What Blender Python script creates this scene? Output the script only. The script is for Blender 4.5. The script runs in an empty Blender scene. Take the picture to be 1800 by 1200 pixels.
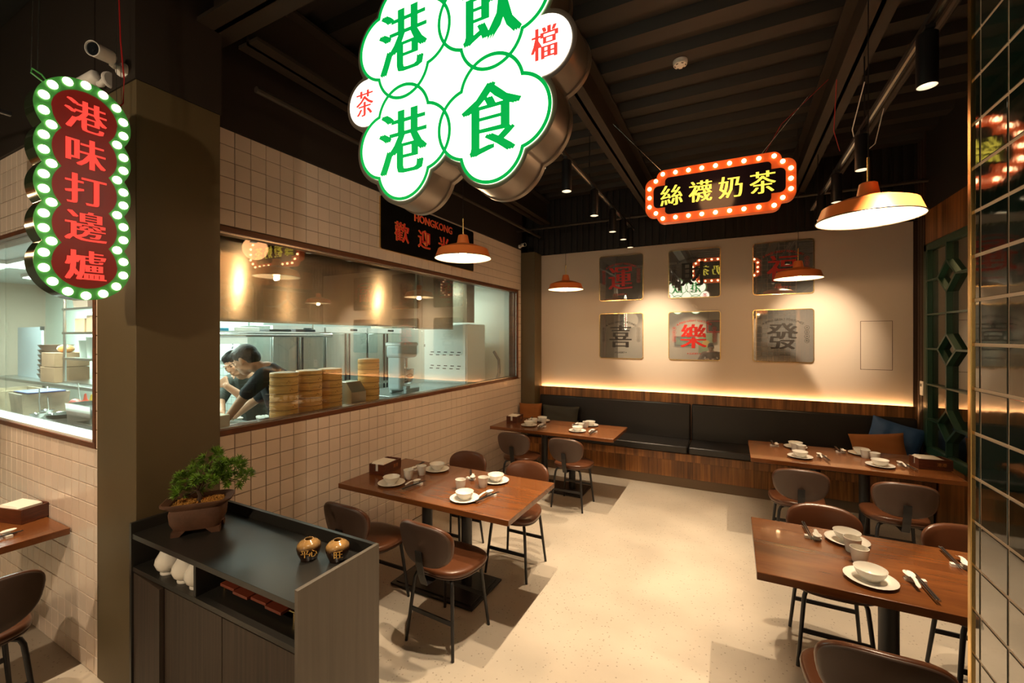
import bpy, math, random
from mathutils import Vector, Matrix, Euler
random.seed(7)
PI = math.pi
R = math.radians
scene = bpy.context.scene
col = scene.collection

# ---------------------------------------------------------------- camera, world, exposure
cam_d = bpy.data.cameras.new('camera'); cam_d.sensor_width = 36.0
cam_d.lens = 754.6 / 1800 * 36; cam_d.shift_y = -8 / 1800; cam_d.clip_start = .05
cam = bpy.data.objects.new('camera', cam_d); col.objects.link(cam)
cam.location = (0, 0, 1.85); cam.rotation_euler = (R(90), 0, math.atan(386 / 754.6))
scene.camera = cam
world = bpy.data.worlds.new('world'); scene.world = world; world.use_nodes = True
world.node_tree.nodes['Background'].inputs[0].default_value = (.9, .62, .38, 1)
world.node_tree.nodes['Background'].inputs[1].default_value = .012
vs = scene.view_settings
vs.view_transform = 'Standard'; vs.look = 'None'; vs.gamma = 1; vs.use_curve_mapping = False
vs.exposure = 0.0
SPOT_W, PEND_W, KITCH_W = 175, 14, 22
SPOT_C, PEND_C, KITCH_C = (1, .79, .545), (1, .62, .32), (.78, 1.0, .88)

def light(kind, loc, power, color, size=.03, rot=(0, 0, 0), spot=None, blend=.5, sy=None):
    l = bpy.data.lights.new('light', kind); l.energy = power; l.color = color
    if kind == 'AREA':
        l.size = size
        if sy: l.shape = 'RECTANGLE'; l.size_y = sy
    else: l.shadow_soft_size = size
    if spot: l.spot_size = spot; l.spot_blend = blend
    o = bpy.data.objects.new('light', l); col.objects.link(o); o.location = loc; o.rotation_euler = rot
    return o

# ---------------------------------------------------------------- materials
MATS = {}
def mat(name, c=(.8, .8, .8), rough=.5, metal=0, emis=0, ecol=None, spec=.5, coat=0, noise=None, bump=0, bscale=60, rnd=0, aniso=0):
    if name in MATS: return MATS[name]
    m = bpy.data.materials.new(name); MATS[name] = m; m.use_nodes = True
    nt = m.node_tree; b = nt.nodes['Principled BSDF']
    b.inputs['Base Color'].default_value = (*c, 1); b.inputs['Roughness'].default_value = rough
    b.inputs['Metallic'].default_value = metal; b.inputs['Specular IOR Level'].default_value = spec
    b.inputs['Coat Weight'].default_value = coat
    if aniso: b.inputs['Anisotropic'].default_value = aniso
    if emis:
        b.inputs['Emission Color'].default_value = (*(ecol or c), 1); b.inputs['Emission Strength'].default_value = emis
    tc = nt.nodes.new('ShaderNodeTexCoord')
    src = None
    if noise:
        sc, amt = noise
        mp = nt.nodes.new('ShaderNodeMapping'); mp.inputs['Scale'].default_value = sc if isinstance(sc, tuple) else (sc,) * 3
        n = nt.nodes.new('ShaderNodeTexNoise'); n.inputs['Scale'].default_value = 1; n.inputs['Detail'].default_value = 5
        nt.links.new(tc.outputs['Object'], mp.inputs[0]); nt.links.new(mp.outputs[0], n.inputs[0])
        r = nt.nodes.new('ShaderNodeValToRGB'); r.color_ramp.elements[0].position = .3; r.color_ramp.elements[1].position = .7
        r.color_ramp.elements[0].color = (*[x * (1 - amt) for x in c], 1); r.color_ramp.elements[1].color = (*[min(1, x * (1 + amt)) for x in c], 1)
        nt.links.new(n.outputs[0], r.inputs[0]); src = r.outputs[0]; nt.links.new(src, b.inputs['Base Color'])
    if rnd:
        oi = nt.nodes.new('ShaderNodeObjectInfo'); hs = nt.nodes.new('ShaderNodeHueSaturation')
        mr = nt.nodes.new('ShaderNodeMapRange'); mr.inputs[3].default_value = 1 - rnd; mr.inputs[4].default_value = 1 + rnd
        nt.links.new(oi.outputs['Random'], mr.inputs[0]); nt.links.new(mr.outputs[0], hs.inputs['Value'])
        if src: nt.links.new(src, hs.inputs['Color'])
        else: hs.inputs['Color'].default_value = (*c, 1)
        nt.links.new(hs.outputs[0], b.inputs['Base Color'])
    if bump:
        n2 = nt.nodes.new('ShaderNodeTexNoise'); n2.inputs['Scale'].default_value = bscale; n2.inputs['Detail'].default_value = 3
        nt.links.new(tc.outputs['Object'], n2.inputs[0])
        bp = nt.nodes.new('ShaderNodeBump'); bp.inputs['Strength'].default_value = bump; bp.inputs['Distance'].default_value = .01
        nt.links.new(n2.outputs[0], bp.inputs['Height']); nt.links.new(bp.outputs[0], b.inputs['Normal'])
    return m

def wood(name, c1, c2, scale, rough=.4, coat=0, plank=None):
    """stretched noise grain; scale = per-axis frequency"""
    if name in MATS: return MATS[name]
    m = mat(name, c1, rough, coat=coat); nt = m.node_tree; b = nt.nodes['Principled BSDF']
    tc = nt.nodes.new('ShaderNodeTexCoord'); mp = nt.nodes.new('ShaderNodeMapping'); mp.inputs['Scale'].default_value = scale
    n = nt.nodes.new('ShaderNodeTexNoise'); n.inputs['Scale'].default_value = 1; n.inputs['Detail'].default_value = 6; n.inputs['Roughness'].default_value = .6
    n.inputs['Distortion'].default_value = .6
    r = nt.nodes.new('ShaderNodeValToRGB'); r.color_ramp.elements[0].position = .32; r.color_ramp.elements[1].position = .68
    r.color_ramp.elements[0].color = (*c1, 1); r.color_ramp.elements[1].color = (*c2, 1)
    nt.links.new(tc.outputs['Object'], mp.inputs[0]); nt.links.new(mp.outputs[0], n.inputs[0]); nt.links.new(n.outputs[0], r.inputs[0])
    out = r.outputs[0]
    if plank:
        mp2 = nt.nodes.new('ShaderNodeMapping'); mp2.inputs['Scale'].default_value = plank
        w = nt.nodes.new('ShaderNodeTexWhiteNoise'); w.noise_dimensions = '3D'
        sn = nt.nodes.new('ShaderNodeVectorMath'); sn.operation = 'FLOOR'
        nt.links.new(tc.outputs['Object'], mp2.inputs[0]); nt.links.new(mp2.outputs[0], sn.inputs[0]); nt.links.new(sn.outputs[0], w.inputs[0])
        mr = nt.nodes.new('ShaderNodeMapRange'); mr.inputs[3].default_value = .62; mr.inputs[4].default_value = 1.35
        hs = nt.nodes.new('ShaderNodeHueSaturation')
        nt.links.new(w.outputs[0], mr.inputs[0]); nt.links.new(mr.outputs[0], hs.inputs['Value']); nt.links.new(out, hs.inputs['Color']); out = hs.outputs[0]
    nt.links.new(out, b.inputs['Base Color'])
    bp = nt.nodes.new('ShaderNodeBump'); bp.inputs['Strength'].default_value = .12; bp.inputs['Distance'].default_value = .004
    nt.links.new(n.outputs[0], bp.inputs['Height']); nt.links.new(bp.outputs[0], b.inputs['Normal'])
    return m

def glass(name, tint=(1, 1, 1), f0=.08, gl=(1, 1, 1), rough=0):
    """thin pane: clear with an angle-dependent mirror coat on both faces"""
    if name in MATS: return MATS[name]
    m = bpy.data.materials.new(name); MATS[name] = m; m.use_nodes = True; nt = m.node_tree; nt.nodes.clear()
    o = nt.nodes.new('ShaderNodeOutputMaterial'); mx = nt.nodes.new('ShaderNodeMixShader'); f = nt.nodes.new('ShaderNodeLayerWeight'); f.inputs[0].default_value = .5
    pw = nt.nodes.new('ShaderNodeMath'); pw.operation = 'POWER'; pw.inputs[1].default_value = 4.5
    ma = nt.nodes.new('ShaderNodeMath'); ma.operation = 'MULTIPLY_ADD'; ma.inputs[1].default_value = 1 - f0; ma.inputs[2].default_value = f0; ma.use_clamp = True
    t = nt.nodes.new('ShaderNodeBsdfTransparent'); g = nt.nodes.new('ShaderNodeBsdfGlossy')
    t.inputs[0].default_value = (*tint, 1); g.inputs[0].default_value = (*gl, 1); g.inputs['Roughness'].default_value = rough
    nt.links.new(f.outputs['Facing'], pw.inputs[0]); nt.links.new(pw.outputs[0], ma.inputs[0]); nt.links.new(ma.outputs[0], mx.inputs[0])
    nt.links.new(t.outputs[0], mx.inputs[1]); nt.links.new(g.outputs[0], mx.inputs[2]); nt.links.new(mx.outputs[0], o.inputs[0])
    return m

M_black = mat('black_paint', (.012, .010, .009), .6)
M_deck = mat('dark_steel_deck', (.013, .0095, .007), .55)
M_beam = mat('dark_beam_paint', (.026, .018, .012), .55)
M_ribbed = mat('black_ribbed_panel', (.016, .012, .010), .5)
M_olive = mat('olive_brown_paint', (.105, .075, .033), .55, noise=(1.5, .06))
M_dark_upper = mat('dark_brown_paint', (.022, .015, .011), .6)
M_plaster = mat('cream_wall_fabric', (.64, .53, .43), .75, bump=.05, bscale=250)
M_beige = mat('beige_paint', (.62, .52, .42), .7)
M_tile = mat('cream_wall_tile', (.80, .655, .54), .22, rnd=.05, bump=.06, bscale=9)
M_grout = mat('dark_brown_grout', (.10, .052, .03), .85)
M_green = mat('dark_green_glass_tile', (.004, .020, .015), .05, rnd=.25, bump=.05, bscale=12, coat=1.0, spec=1.0)
M_ggrout = mat('pale_grout', (.80, .64, .50), .45)
M_brass = mat('brass', (.80, .55, .22), .22, 1)
M_blackmetal = mat('black_powder_coated_steel', (.012, .011, .012), .42)
M_steel = mat('stainless_steel', (.62, .62, .60), .25, 1, noise=((1, 1, 40), .05))
M_hood = mat('brushed_steel_hood', (.66, .55, .43), .20, 1, noise=((2, 2, 90), .05), aniso=.85)
M_chrome = mat('polished_steel', (.75, .75, .74), .08, 1)
M_white = mat('white_ceramic', (.82, .78, .70), .18, spec=.6)
M_whitep = mat('white_plastic', (.75, .72, .68), .4)
M_paper = mat('white_napkin_paper', (.82, .76, .66), .85)
M_orange = mat('orange_enamel', (.88, .22, .05), .35)
M_inner = mat('white_enamel', (.88, .84, .74), .4)
M_bulb = mat('warm_bulb', (1, .8, .5), .5, emis=28, ecol=(1, .66, .32))
M_lens = mat('spot_lens', (1, 1, .9), .5, emis=9, ecol=(1, .85, .65))
M_leather = mat('brown_leather', (.098, .033, .013), .30, bump=.05, bscale=300)
M_leatherback = mat('taupe_brown_vinyl', (.074, .042, .029), .5)
M_bench = mat('black_leather', (.016, .0135, .012), .34, bump=.12, bscale=5)
M_table = wood('table_walnut', (.125, .037, .009), (.205, .068, .017), (1.6, 11, 11), .27, .25)
M_tabledge = wood('table_edge_wood', (.075, .018, .005), (.16, .04, .012), (1.2, 20, 20), .3)
M_box = wood('box_wood', (.06, .014, .006), (.13, .032, .012), (14, 14, 60), .3, .2)
M_benchw = wood('bench_wood', (.12, .042, .010), (.40, .165, .040), (28, 28, 1.0), .35, plank=(9, .01, .01))
M_benchw2 = wood('ledge_wood', (.10, .036, .010), (.32, .13, .034), (36, 36, 1.5), .38, plank=(18, .01, .01))
M_panelw = wood('wall_panel_wood', (.10, .036, .010), (.30, .12, .034), (28, 28, 1.0), .38, plank=(.01, 11, .01))
M_frame = wood('window_frame_wood', (.085, .026, .008), (.17, .055, .018), (6, 6, 30), .35)
M_cabtop = mat('charcoal_laminate', (.024, .022, .019), .30)
M_cabdoor = wood('dark_ash_laminate', (.022, .014, .009), (.058, .036, .024), (60, 60, 1.6), .5)
M_cabend = wood('grey_ash_laminate', (.098, .078, .058), (.128, .102, .078), (26, 26, .9), .5)
M_gframe = mat('dark_green_paint', (.014, .050, .032), .3)
M_kwhite = mat('kitchen_white', (.80, .86, .82), .5)
M_kwarm = mat('kitchen_wall_reflected_warm', (.72, .68, .58), .5)  # beige of the end wall holds warm reflected light in its colour
M_red = mat('red_ink', (.58, .018, .010), .35)
M_blackink = mat('black_ink', (.014, .008, .004), .5)
M_gold = mat('gold_paint', (.55, .22, .06), .35)
M_mirror = mat('dark_tinted_mirror', (.50, .48, .45), .02, .74)
M_glass = glass('window_glass', (.96, .98, .97), .10)
M_glass2 = glass('lattice_glass', (.62, .60, .48), .16)

# floor terrazzo
M_floor = mat('terrazzo', (.62, .53, .41), .33)
nt = M_floor.node_tree; b = nt.nodes['Principled BSDF']; tc = nt.nodes.new('ShaderNodeTexCoord')
v = nt.nodes.new('ShaderNodeTexVoronoi'); v.inputs['Scale'].default_value = 42
r1 = nt.nodes.new('ShaderNodeValToRGB'); r1.color_ramp.elements[0].position = .0; r1.color_ramp.elements[0].color = (.20, .15, .10, 1)
r1.color_ramp.elements[1].position = .26; r1.color_ramp.elements[1].color = (.60, .515, .41, 1)
n = nt.nodes.new('ShaderNodeTexNoise'); n.inputs['Scale'].default_value = 3; n.inputs['Detail'].default_value = 8
mx = nt.nodes.new('ShaderNodeMixRGB'); mx.blend_type = 'MULTIPLY'; mx.inputs[0].default_value = .30
rr = nt.nodes.new('ShaderNodeMath'); rr.operation = 'GREATER_THAN'; rr.inputs[1].default_value = .45
wn = nt.nodes.new('ShaderNodeMixRGB'); wn.inputs[1].default_value = (.60, .515, .41, 1)
sepc = nt.nodes.new('ShaderNodeSeparateColor')
nt.links.new(tc.outputs['Object'], v.inputs[0]); nt.links.new(v.outputs['Distance'], r1.inputs[0])
nt.links.new(v.outputs['Color'], sepc.inputs[0]); nt.links.new(sepc.outputs[0], rr.inputs[0]); nt.links.new(rr.outputs[0], wn.inputs[0]); nt.links.new(r1.outputs[0], wn.inputs[2])
nt.links.new(tc.outputs['Object'], n.inputs[0]); nt.links.new(wn.outputs[0], mx.inputs[1]); nt.links.new(n.outputs[0], mx.inputs[2]); nt.links.new(mx.outputs[0], b.inputs['Base Color'])

def brick_mat(name, c, g, sx, sy, axis):
    """far tiled wall, too small to pick apart"""
    m = mat(name, c, .3); nt = m.node_tree; b = nt.nodes['Principled BSDF']
    tc = nt.nodes.new('ShaderNodeTexCoord'); sp = nt.nodes.new('ShaderNodeSeparateXYZ'); cb = nt.nodes.new('ShaderNodeCombineXYZ')
    nt.links.new(tc.outputs['Object'], sp.inputs[0]); nt.links.new(sp.outputs[axis], cb.inputs[0]); nt.links.new(sp.outputs[2], cb.inputs[1])
    br = nt.nodes.new('ShaderNodeTexBrick'); br.offset = 0; br.inputs['Color1'].default_value = (*c, 1); br.inputs['Color2'].default_value = (*c, 1); br.inputs['Mortar'].default_value = (*g, 1)
    br.inputs['Scale'].default_value = 1; br.inputs['Brick Width'].default_value = sx; br.inputs['Row Height'].default_value = sy; br.inputs['Mortar Size'].default_value = .004
    nt.links.new(cb.outputs[0], br.inputs[0]); nt.links.new(br.outputs[0], b.inputs['Base Color'])
    return m
M_ktile = brick_mat('kitchen_wall_tile', (.78, .86, .84), (.30, .36, .36), .1, .1, 0)

_nt = M_hood.node_tree; _tg = _nt.nodes.new('ShaderNodeTangent'); _tg.direction_type = 'RADIAL'; _tg.axis = 'Z'
_nt.links.new(_tg.outputs[0], _nt.nodes['Principled BSDF'].inputs['Tangent']); _nt.nodes['Principled BSDF'].inputs['Anisotropic Rotation'].default_value = 0.25

# ---------------------------------------------------------------- mesh builder
class MB:
    def __init__(s): s.v = []; s.f = []
    def add(s, vs, fs, M=None):
        o = len(s.v)
        for p in vs: s.v.append(tuple(M @ Vector(p)) if M else tuple(p))
        for f in fs: s.f.append([i + o for i in f])
        return s
    def box(s, a, b, M=None):
        x0, y0, z0 = a; x1, y1, z1 = b
        return s.add([(x0, y0, z0), (x1, y0, z0), (x1, y1, z0), (x0, y1, z0), (x0, y0, z1), (x1, y0, z1), (x1, y1, z1), (x0, y1, z1)],
                     [(0, 3, 2, 1), (4, 5, 6, 7), (0, 1, 5, 4), (1, 2, 6, 5), (2, 3, 7, 6), (3, 0, 4, 7)], M)
    def lathe(s, prof, n=24, M=None, close=True, sx=1, sy=1):
        vs = []; fs = []
        for (r, z) in prof:
            for i in range(n):
                a = 2 * PI * i / n; vs.append((r * math.cos(a) * sx, r * math.sin(a) * sy, z))
        for j in range(len(prof) - 1):
            for i in range(n):
                k = (i + 1) % n; fs.append((j * n + i, j * n + k, (j + 1) * n + k, (j + 1) * n + i))
        if close:
            if prof[0][0] > 1e-4: fs.append(tuple(reversed(range(n))))
            if prof[-1][0] > 1e-4: fs.append(tuple(range((len(prof) - 1) * n, len(prof) * n)))
        return s.add(vs, fs, M)
    def cyl(s, p, q, r, n=12, r2=None):
        p, q = Vector(p), Vector(q); d = q - p; L = d.length
        M = Matrix.Translation(p) @ d.to_track_quat('Z', 'Y').to_matrix().to_4x4()
        return s.lathe([(r, 0), (r if r2 is None else r2, L)], n, M)
    def tube(s, pts, r, n=8):
        pts = [Vector(p) for p in pts]; vs = []; fs = []; up = None
        for i, p in enumerate(pts):
            t = (pts[min(i + 1, len(pts) - 1)] - pts[max(i - 1, 0)]).normalized()
            if up is None: up = Vector((0, 0, 1)) if abs(t.z) < .9 else Vector((1, 0, 0))
            a = t.cross(up).normalized(); bb = t.cross(a).normalized(); up = bb * -1 if False else up
            rr = r[i] if isinstance(r, (list, tuple)) else r
            for k in range(n):
                an = 2 * PI * k / n; vs.append(tuple(p + a * math.cos(an) * rr + bb * math.sin(an) * rr))
        for j in range(len(pts) - 1):
            for k in range(n):
                l = (k + 1) % n; fs.append((j * n + k, (j + 1) * n + k, (j + 1) * n + l, j * n + l))
        fs.append(tuple(range(n))); fs.append(tuple(reversed(range((len(pts) - 1) * n, len(pts) * n))))
        return s.add(vs, fs)
    def prism(s, poly, d, M=None):
        """poly in (x,z), front at y=0, back at y=d"""
        n = len(poly)
        vs = [(x, 0, z) for x, z in poly] + [(x, d, z) for x, z in poly]
        fs = [tuple(range(n)), tuple(reversed(range(n, 2 * n)))] + [(i, i + n, (i + 1) % n + n, (i + 1) % n) for i in range(n)]
        return s.add(vs, fs, M)
    def ribbon(s, outer, inner, d, M=None):
        n = len(outer)
        vs = [(x, 0, z) for x, z in outer] + [(x, 0, z) for x, z in inner] + [(x, d, z) for x, z in outer] + [(x, d, z) for x, z in inner]
        fs = []
        for i in range(n):
            k = (i + 1) % n
            fs += [(i, k, k + n, i + n), (i + 2 * n, i + 3 * n, k + 3 * n, k + 2 * n), (i, i + 2 * n, k + 2 * n, k), (i + n, k + n, k + 3 * n, i + 3 * n)]
        return s.add(vs, fs, M)
    def ell(s, c, r, n=16, m=10, M=None):
        prof = [(math.sin(PI * j / m), -math.cos(PI * j / m)) for j in range(m + 1)]
        prof[0] = (.001, -1); prof[-1] = (.001, 1)
        T = Matrix.Translation(c) @ (M or Matrix()) @ Matrix.Diagonal((r[0], r[1], r[2], 1))
        return s.lathe(prof, n, T)
    def limb(s, pts):
        """pts: (x,y,z,r) chain of tapered capsules"""
        for (a, b) in zip(pts, pts[1:]):
            p, q = Vector(a[:3]), Vector(b[:3]); L = (q - p).length
            k = max(2, int(L / (min(a[3], b[3]) * .5)))
            for i in range(k + 1):
                t = i / k; rr = a[3] * (1 - t) + b[3] * t
                s.ell(tuple(p.lerp(q, t)), (rr, rr, rr), 10, 6)
        return s
    def mesh(s, name, m, smooth=35):
        me = bpy.data.meshes.new(name); me.from_pydata(s.v, [], s.f); me.materials.append(m)
        if smooth:
            me.polygons.foreach_set('use_smooth', [True] * len(me.polygons)); me.set_sharp_from_angle(angle=R(smooth))
        me.update(); return me

def link(name, me, parent=None, loc=None, rot=None, kind=None, label=None, bevel=0, seg=2):
    o = bpy.data.objects.new(name, me); col.objects.link(o)
    if parent: o.parent = parent
    if loc: o.location = loc
    if rot: o.rotation_euler = rot
    if kind: o['kind'] = kind
    if label: o['label'] = label
    if bevel:
        bv = o.modifiers.new('b', 'BEVEL'); bv.width = bevel; bv.segments = seg; bv.limit_method = 'ANGLE'; bv.angle_limit = R(40); bv.harden_normals = False
    return o
def part(name, mb, m, parent=None, smooth=35, **k): return link(name, mb.mesh(name, m, smooth), parent, **k)
def thing(name, label, cat, loc=(0, 0, 0), rz=0, group=None):
    o = bpy.data.objects.new(name, None); col.objects.link(o); o.empty_display_size = .05
    o.location = loc; o.rotation_euler = (0, 0, rz); tag(o, label, cat, group); return o
def tag(o, label, cat, group=None, kind=None):
    o['label'] = label; o['category'] = cat
    if group: o['group'] = group
    if kind: o['kind'] = kind
    return o
def struct(name, mb, m, parent=None, **k):
    o = part(name, mb, m, parent, **k)
    if not parent: o['kind'] = 'structure'
    return o
def dup(root, loc, rz, label=None, group=None):
    def cp(o, par):
        c = o.copy(); col.objects.link(c)
        if par: c.parent = par
        for ch in list(o.children): cp(ch, c)
        return c
    r = cp(root, None); r.location = loc; r.rotation_euler = (0, 0, rz)
    if label: r['label'] = label
    if group: r['group'] = group
    return r

def text_mesh(name, body, size, m, depth=.004, weight=0.0, bold=0.0, arc=None, sx=1.0):
    """lettering as a mesh in the local XZ plane, facing -Y, centred; bold widens the upright strokes"""
    c = bpy.data.curves.new('lettering', 'FONT'); c.body = body; c.size = size; c.extrude = depth / 2; c.offset = weight * size; c.resolution_u = 2
    o = bpy.data.objects.new('lettering', c); me0 = bpy.data.meshes.new_from_object(o)
    vs = [v.co.copy() for v in me0.vertices]; fs = [tuple(p.vertices) for p in me0.polygons]
    bpy.data.objects.remove(o); bpy.data.curves.remove(c); bpy.data.meshes.remove(me0)
    cx = (min(v.x for v in vs) + max(v.x for v in vs)) / 2; cy = (min(v.y for v in vs) + max(v.y for v in vs)) / 2
    mb = MB()
    shifts = [0] if not bold else [-bold * size, 0, bold * size]
    for i, sh in enumerate(shifts):
        pts = []
        for v in vs:
            x = (v.x - cx) * sx + sh; z = v.y - cy; y = -v.z - i * .0002
            if arc: a = x / arc; x, z = math.sin(a) * (arc + z), math.cos(a) * (arc + z) - arc
            pts.append((x, y, z))
        mb.add(pts, fs)
    return mb.mesh(name, m, None)

# ---------------------------------------------------------------- room shell
Z_CEIL = 4.0
f_ = MB().box((-10, -5, -.1), (4.2, 6.4, 0)); struct('floor', f_, M_floor)
c_ = MB().box((-10, -5, 4.0), (4.2, 6.4, 4.1))
y = -4.8
while y < 6.2:
    c_.add([(-10, y, 4.0), (4.2, y, 4.0), (-10, y + .03, 3.93), (4.2, y + .03, 3.93), (-10, y + .16, 3.93), (4.2, y + .16, 3.93), (-10, y + .19, 4.0), (4.2, y + .19, 4.0)],
           [(0, 1, 3, 2), (2, 3, 5, 4), (4, 5, 7, 6)])
    y += .325
struct('ceiling', c_, M_deck)
def ibeam(name, a, b, w, axis):
    mb = MB()
    if axis == 'y':
        x = a[0]; mb.box((x - w, a[1], a[2]), (x + w, b, a[2] + .02)).box((x - .012, a[1], a[2]), (x + .012, b, 3.92)).box((x - w, a[1], 3.9), (x + w, b, 3.92))
    else:
        yy = a[1]; mb.box((a[0], yy - w, a[2]), (b, yy + w, a[2] + .02)).box((a[0], yy - .012, a[2]), (b, yy + .012, 3.92)).box((a[0], yy - w, 3.9), (b, yy + w, 3.92))
    return struct(name, mb, M_beam)
ibeam('trim_1', (-.99, -4.9, 3.58), 6.2, .075, 'y'); ibeam('trim_2', (.70, -4.9, 3.58), 6.2, .075, 'y'); ibeam('trim_3', (-2.55, 1.55, 3.58), 6.2, .09, 'y')
ibeam('trim_4', (-10, 1.42, 3.60), -.99, .10, 'x')

class Rect: pass
def clip(rect, holes):
    """cut openings out of a tile rectangle (u0,v0,u1,v1); returns the pieces left"""
    ps = [rect]
    for h in holes:
        out = []
        for (a, b, c, d) in ps:
            if c <= h[0] or a >= h[2] or d <= h[1] or b >= h[3]: out.append((a, b, c, d)); continue
            if b < h[1]: out.append((a, b, c, h[1]))
            if d > h[3]: out.append((a, h[3], c, d))
            bb, dd = max(b, h[1]), min(d, h[3])
            if a < h[0]: out.append((a, bb, h[0], dd))
            if c > h[2]: out.append((h[2], bb, c, dd))
        ps = out
    return [p for p in ps if p[2] - p[0] > .012 and p[3] - p[1] > .012]
def tile_geo(w, h, t=.007, e=.0022):
    """w along local X, h along Z, proud towards -Y"""
    vs = [(-w/2, 0, -h/2), (w/2, 0, -h/2), (w/2, 0, h/2), (-w/2, 0, h/2), (-w/2, -t + e, -h/2), (w/2, -t + e, -h/2), (w/2, -t + e, h/2), (-w/2, -t + e, h/2),
          (-w/2 + e, -t, -h/2 + e), (w/2 - e, -t, -h/2 + e), (w/2 - e, -t, h/2 - e), (-w/2 + e, -t, h/2 - e)]
    fs = [(0, 3, 2, 1), (8, 9, 10, 11)]
    for i in range(4):
        k = (i + 1) % 4; fs += [(i, k, k + 4, i + 4), (i + 4, k + 4, k + 8, i + 8)]
    return vs, fs
def tile_wall(parent, u_joint, du, v_top, dv, u0, u1, v0, v1, holes, place, rz, m, score, n_max=300, gap=.0035, t=.007):
    """place(u,v)->world point of a tile centre; nearest tiles in view become parts, the rest one joined mesh"""
    tiles = []
    k0 = math.floor((u0 - u_joint) / du) - 1; k1 = math.ceil((u1 - u_joint) / du) + 1
    j1 = math.ceil((v_top - v0) / dv) + 1
    for k in range(k0, k1):
        for j in range(-3, j1):
            a, c = u_joint + k * du, u_joint + (k + 1) * du; d = v_top - j * dv; b = d - dv
            a, c, b, d = max(a, u0), min(c, u1), max(b, v0), min(d, v1)
            if c - a < .012 or d - b < .012: continue
            tiles += clip((a, b, c, d), holes)
    tiles = [((a + c) / 2, (b + d) / 2, c - a - gap, d - b - gap) for a, b, c, d in tiles]
    tiles.sort(key=lambda t: -score(t))
    shared = {}; rest = MB(); Rz = Matrix.Rotation(rz, 4, 'Z')
    for i, (u, v, w, h) in enumerate(tiles):
        p = place(u, v)
        if i < n_max and score((u, v, w, h)) > 0:
            key = (round(w, 3), round(h, 3))
            if key not in shared:
                mb = MB(); mb.add(*tile_geo(w, h, t, t * .3)); shared[key] = mb.mesh('tile', m, None)
            o = link('tile', shared[key], parent, loc=p, rot=(0, 0, rz))
        else:
            rest.add(*tile_geo(w, h, t, t * .3), M=Matrix.Translation(p) @ Rz)
    if rest.v: part('tile', rest, m, parent, smooth=None, kind='stuff')
_s, _c = math.sin(math.atan(386 / 754.6)), math.cos(math.atan(386 / 754.6))
def proj(x, y, z):
    d = -_s * x + _c * y; l = _c * x + _s * y
    return (900 + 754.6 * l / d, 592 - (z - 1.85) * 754.6 / d, d) if d > .05 else (9e9, 9e9, .01)

# kitchen wall: x = -2.865, y 1.446..5.89
KX = -2.865
W2 = (1.446, 1.225, 5.789, 2.553)
kw = MB().box((KX - .12, 1.16, 0), (KX, 5.9, W2[1])).box((KX - .12, 1.16, W2[3]), (KX, 5.9, 3.171)).box((KX - .12, W2[2], W2[1]), (KX, 5.9, W2[3])).box((KX - .12, 1.16, W2[1]), (KX, W2[0], W2[3]))
wall_k = struct('wall_kitchen', kw, M_grout)
def sc_k(t):
    px, py, d = proj(KX, t[0], t[1]); q = proj(KX, t[0] + t[2], t[1])
    return (q[0] - px) if 380 < px < 930 and -10 < py < 1200 and t[0] > 1.4 and t[2] > .05 else -1
tile_wall(wall_k, 1.654, .1048, 3.171, .102, 1.446, 5.89, 0, 3.171, [W2], lambda u, v: (KX, u, v), R(90), M_tile, sc_k)
struct('wall_kitchen_upper', MB().box((KX - .12, 1.16, 3.172), (KX + .02, 5.9, 4.0)), M_dark_upper)
# left wall: y = 1.06, x < -3.07
LY = 1.06
W1 = (-7.6, 1.238, -3.094, 2.562)
lw = MB().box((-9.9, LY, 0), (-2.985, LY + .1, W1[1])).box((-9.9, LY, W1[3]), (-2.985, LY + .1, 3.10)).box((W1[2], LY, W1[1]), (-2.985, LY + .1, W1[3])).box((-9.9, LY, W1[1]), (W1[0], LY + .1, W1[3]))
wall_l = struct('wall_left', lw, M_grout)
def sc_l(t):
    px, py, d = proj(t[0], LY, t[1]); q = proj(t[0] + t[2], LY, t[1])
    return (q[0] - px) if -60 < px < 175 and -20 < py < 1200 and t[2] > .05 else -1
tile_wall(wall_l, -3.213, .0968, 3.10, .1035, -9.0, -3.07, 0, 3.10, [W1], lambda u, v: (u, LY, v), 0, M_tile, sc_l)
struct('wall_left_upper', MB().box((-9.9, LY - .02, 3.101), (-3.075, LY + .1, 4.0)), M_dark_upper)
# column
cl = MB().box((-3.07, 1.05, 0), (-2.64, 1.446, 3.135)); struct('column_1', cl, M_olive, bevel=.003)
struct('column_1_upper', MB().box((-3.08, 1.045, 3.136), (-2.635, 1.45, 4.0)), M_dark_upper)
# pilaster at the far left corner and the back wall
struct('column_2', MB().box((-2.98, 5.9, 0), (-2.635, 6.3, 3.13)), M_olive, bevel=.003)
BY = 6.15
wb = MB().box((-2.635, BY, 0), (1.762, BY + .1, 3.11)); struct('wall_back', wb, M_plaster, bevel=.004)
acc = part('access_panel', MB().box((1.308, BY - .004, 1.485), (1.582, BY, 2.025)), M_plaster, None); acc['kind'] = 'structure'; acc.name = 'trim_5'
struct('trim_6', MB().box((1.303, BY - .0015, 1.480), (1.587, BY, 2.030)), M_grout)
up = MB().box((-3.2, BY + .02, 3.111), (4.2, BY + .12, 4.0))
x = -3.0
while x < 2.2:
    up.box((x, BY - .01, 3.12), (x + .045, BY + .03, 3.99)); x += .09
struct('wall_back_upper', up, M_ribbed)
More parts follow.
